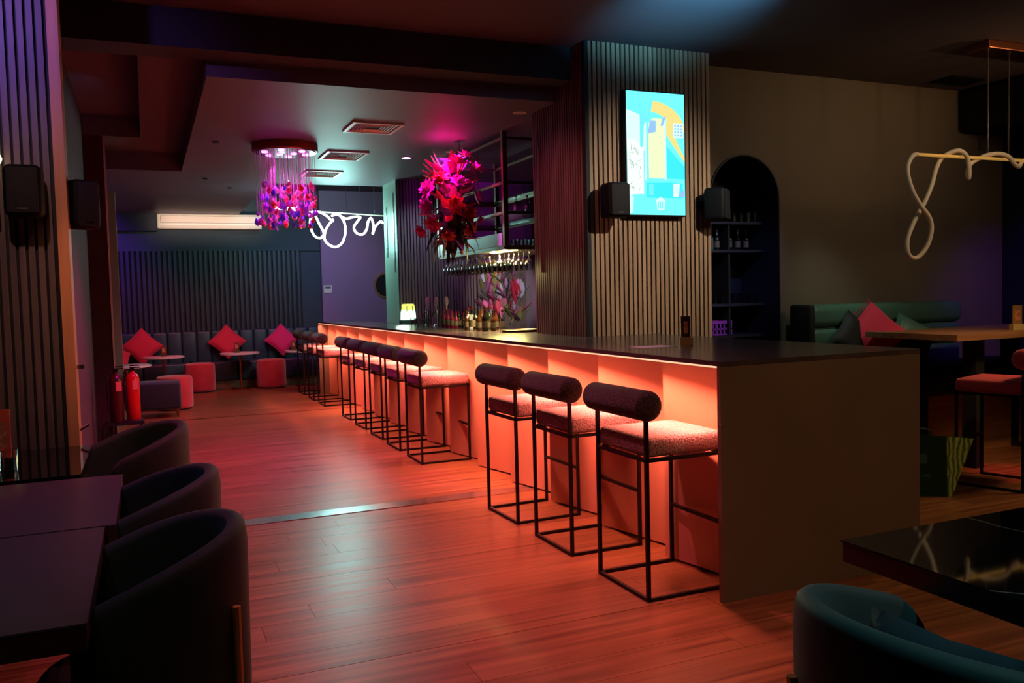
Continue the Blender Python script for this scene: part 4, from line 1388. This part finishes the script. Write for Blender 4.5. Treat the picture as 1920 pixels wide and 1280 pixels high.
# ================================================================== NICHE SHELVES
t = thing('niche_shelf', 'dark shelf unit with a divider inside the arched niche', 'shelf', (0, 0, 0))
for zz in (2.00, 1.76, 1.30, 1.03):
    MB().box(4.29, 5.97, zz - .022, 4.97, 6.28, zz).obj('shelf', M_navy, t)
MB().box(4.605, 5.99, .3, 4.625, 6.28, 1.978).obj('divider', M_black, t)
random.seed(4)
for k in range(4):
    bottle((4.36 + k * .065, 6.08, 1.76), [M_bb, M_bb, M_bt, M_bd][k], ['blue bottle, leftmost on the second niche shelf', 'blue bottle, second on the second niche shelf', 'teal bottle on the second niche shelf', 'dark bottle beside the niche divider on the second shelf'][k], .68, 'bottles on the second niche shelf')
for k in range(3):
    bottle((4.70 + k * .09, 6.10, 1.76), M_bc, NTH[k] + ' dim clear bottle right of the divider on the second niche shelf', .7, 'clear bottles right of the niche divider')
for k in range(5):
    bottle((4.36 + k * .055, 6.08, 2.0), [M_bc, M_bd, M_bc, M_bc, M_bd][k], NTH[k] + ' bottle from the left on the top niche shelf', .62, 'bottles on the top niche shelf')
for i in range(4):
    for j in range(2):
        o = bpy.data.objects.new('tumbler', td); C.objects.link(o)
        o.location = (4.70 + i * .072, 6.05 + j * .1, 2.0)
        tag(o, NTH[i] + ' tumbler from the left in the ' + ('front', 'rear')[j] + ' row on the top niche shelf', 'glass', 'tumblers on the top niche shelf')
for i in range(5):
    for j in range(2):
        o = bpy.data.objects.new('tumbler', td); C.objects.link(o)
        o.location = (4.66 + i * .068, 6.05 + j * .1, 1.30)
        tag(o, NTH[i] + ' tumbler right of the divider in the ' + ('front', 'rear')[j] + ' row on the third niche shelf', 'glass', 'tumblers on the third niche shelf')
for i in range(4):
    o = bpy.data.objects.new('tumbler', td); C.objects.link(o)
    o.location = (4.35 + i * .07, 6.06, 1.30)
    tag(o, NTH[i] + ' tumbler from the left, left of the divider on the third niche shelf', 'glass', 'tumblers left of the niche divider')
t = thing('plastic_crate', 'small purple plastic crate on the lowest niche shelf', 'crate', (4.54, 6.08, 1.03))
b = MB()
b.box(-.12, -.06, 0, .12, .06, .01)
for xx in range(7):
    b.box(-.12 + xx * .038, -.06, .01, -.108 + xx * .038, -.055, .12)
    b.box(-.12 + xx * .038, .055, .01, -.108 + xx * .038, .06, .12)
b.box(-.12, -.062, .10, .12, -.054, .125).box(-.12, .054, .10, .12, .062, .125).box(-.12, -.054, .0, -.112, .054, .125).box(.112, -.054, 0, .12, .054, .125).box(-.12, -.06, .045, .12, -.056, .06)
b.obj('lattice', mat('crate_purple', S(150, 60, 190), .4), t)
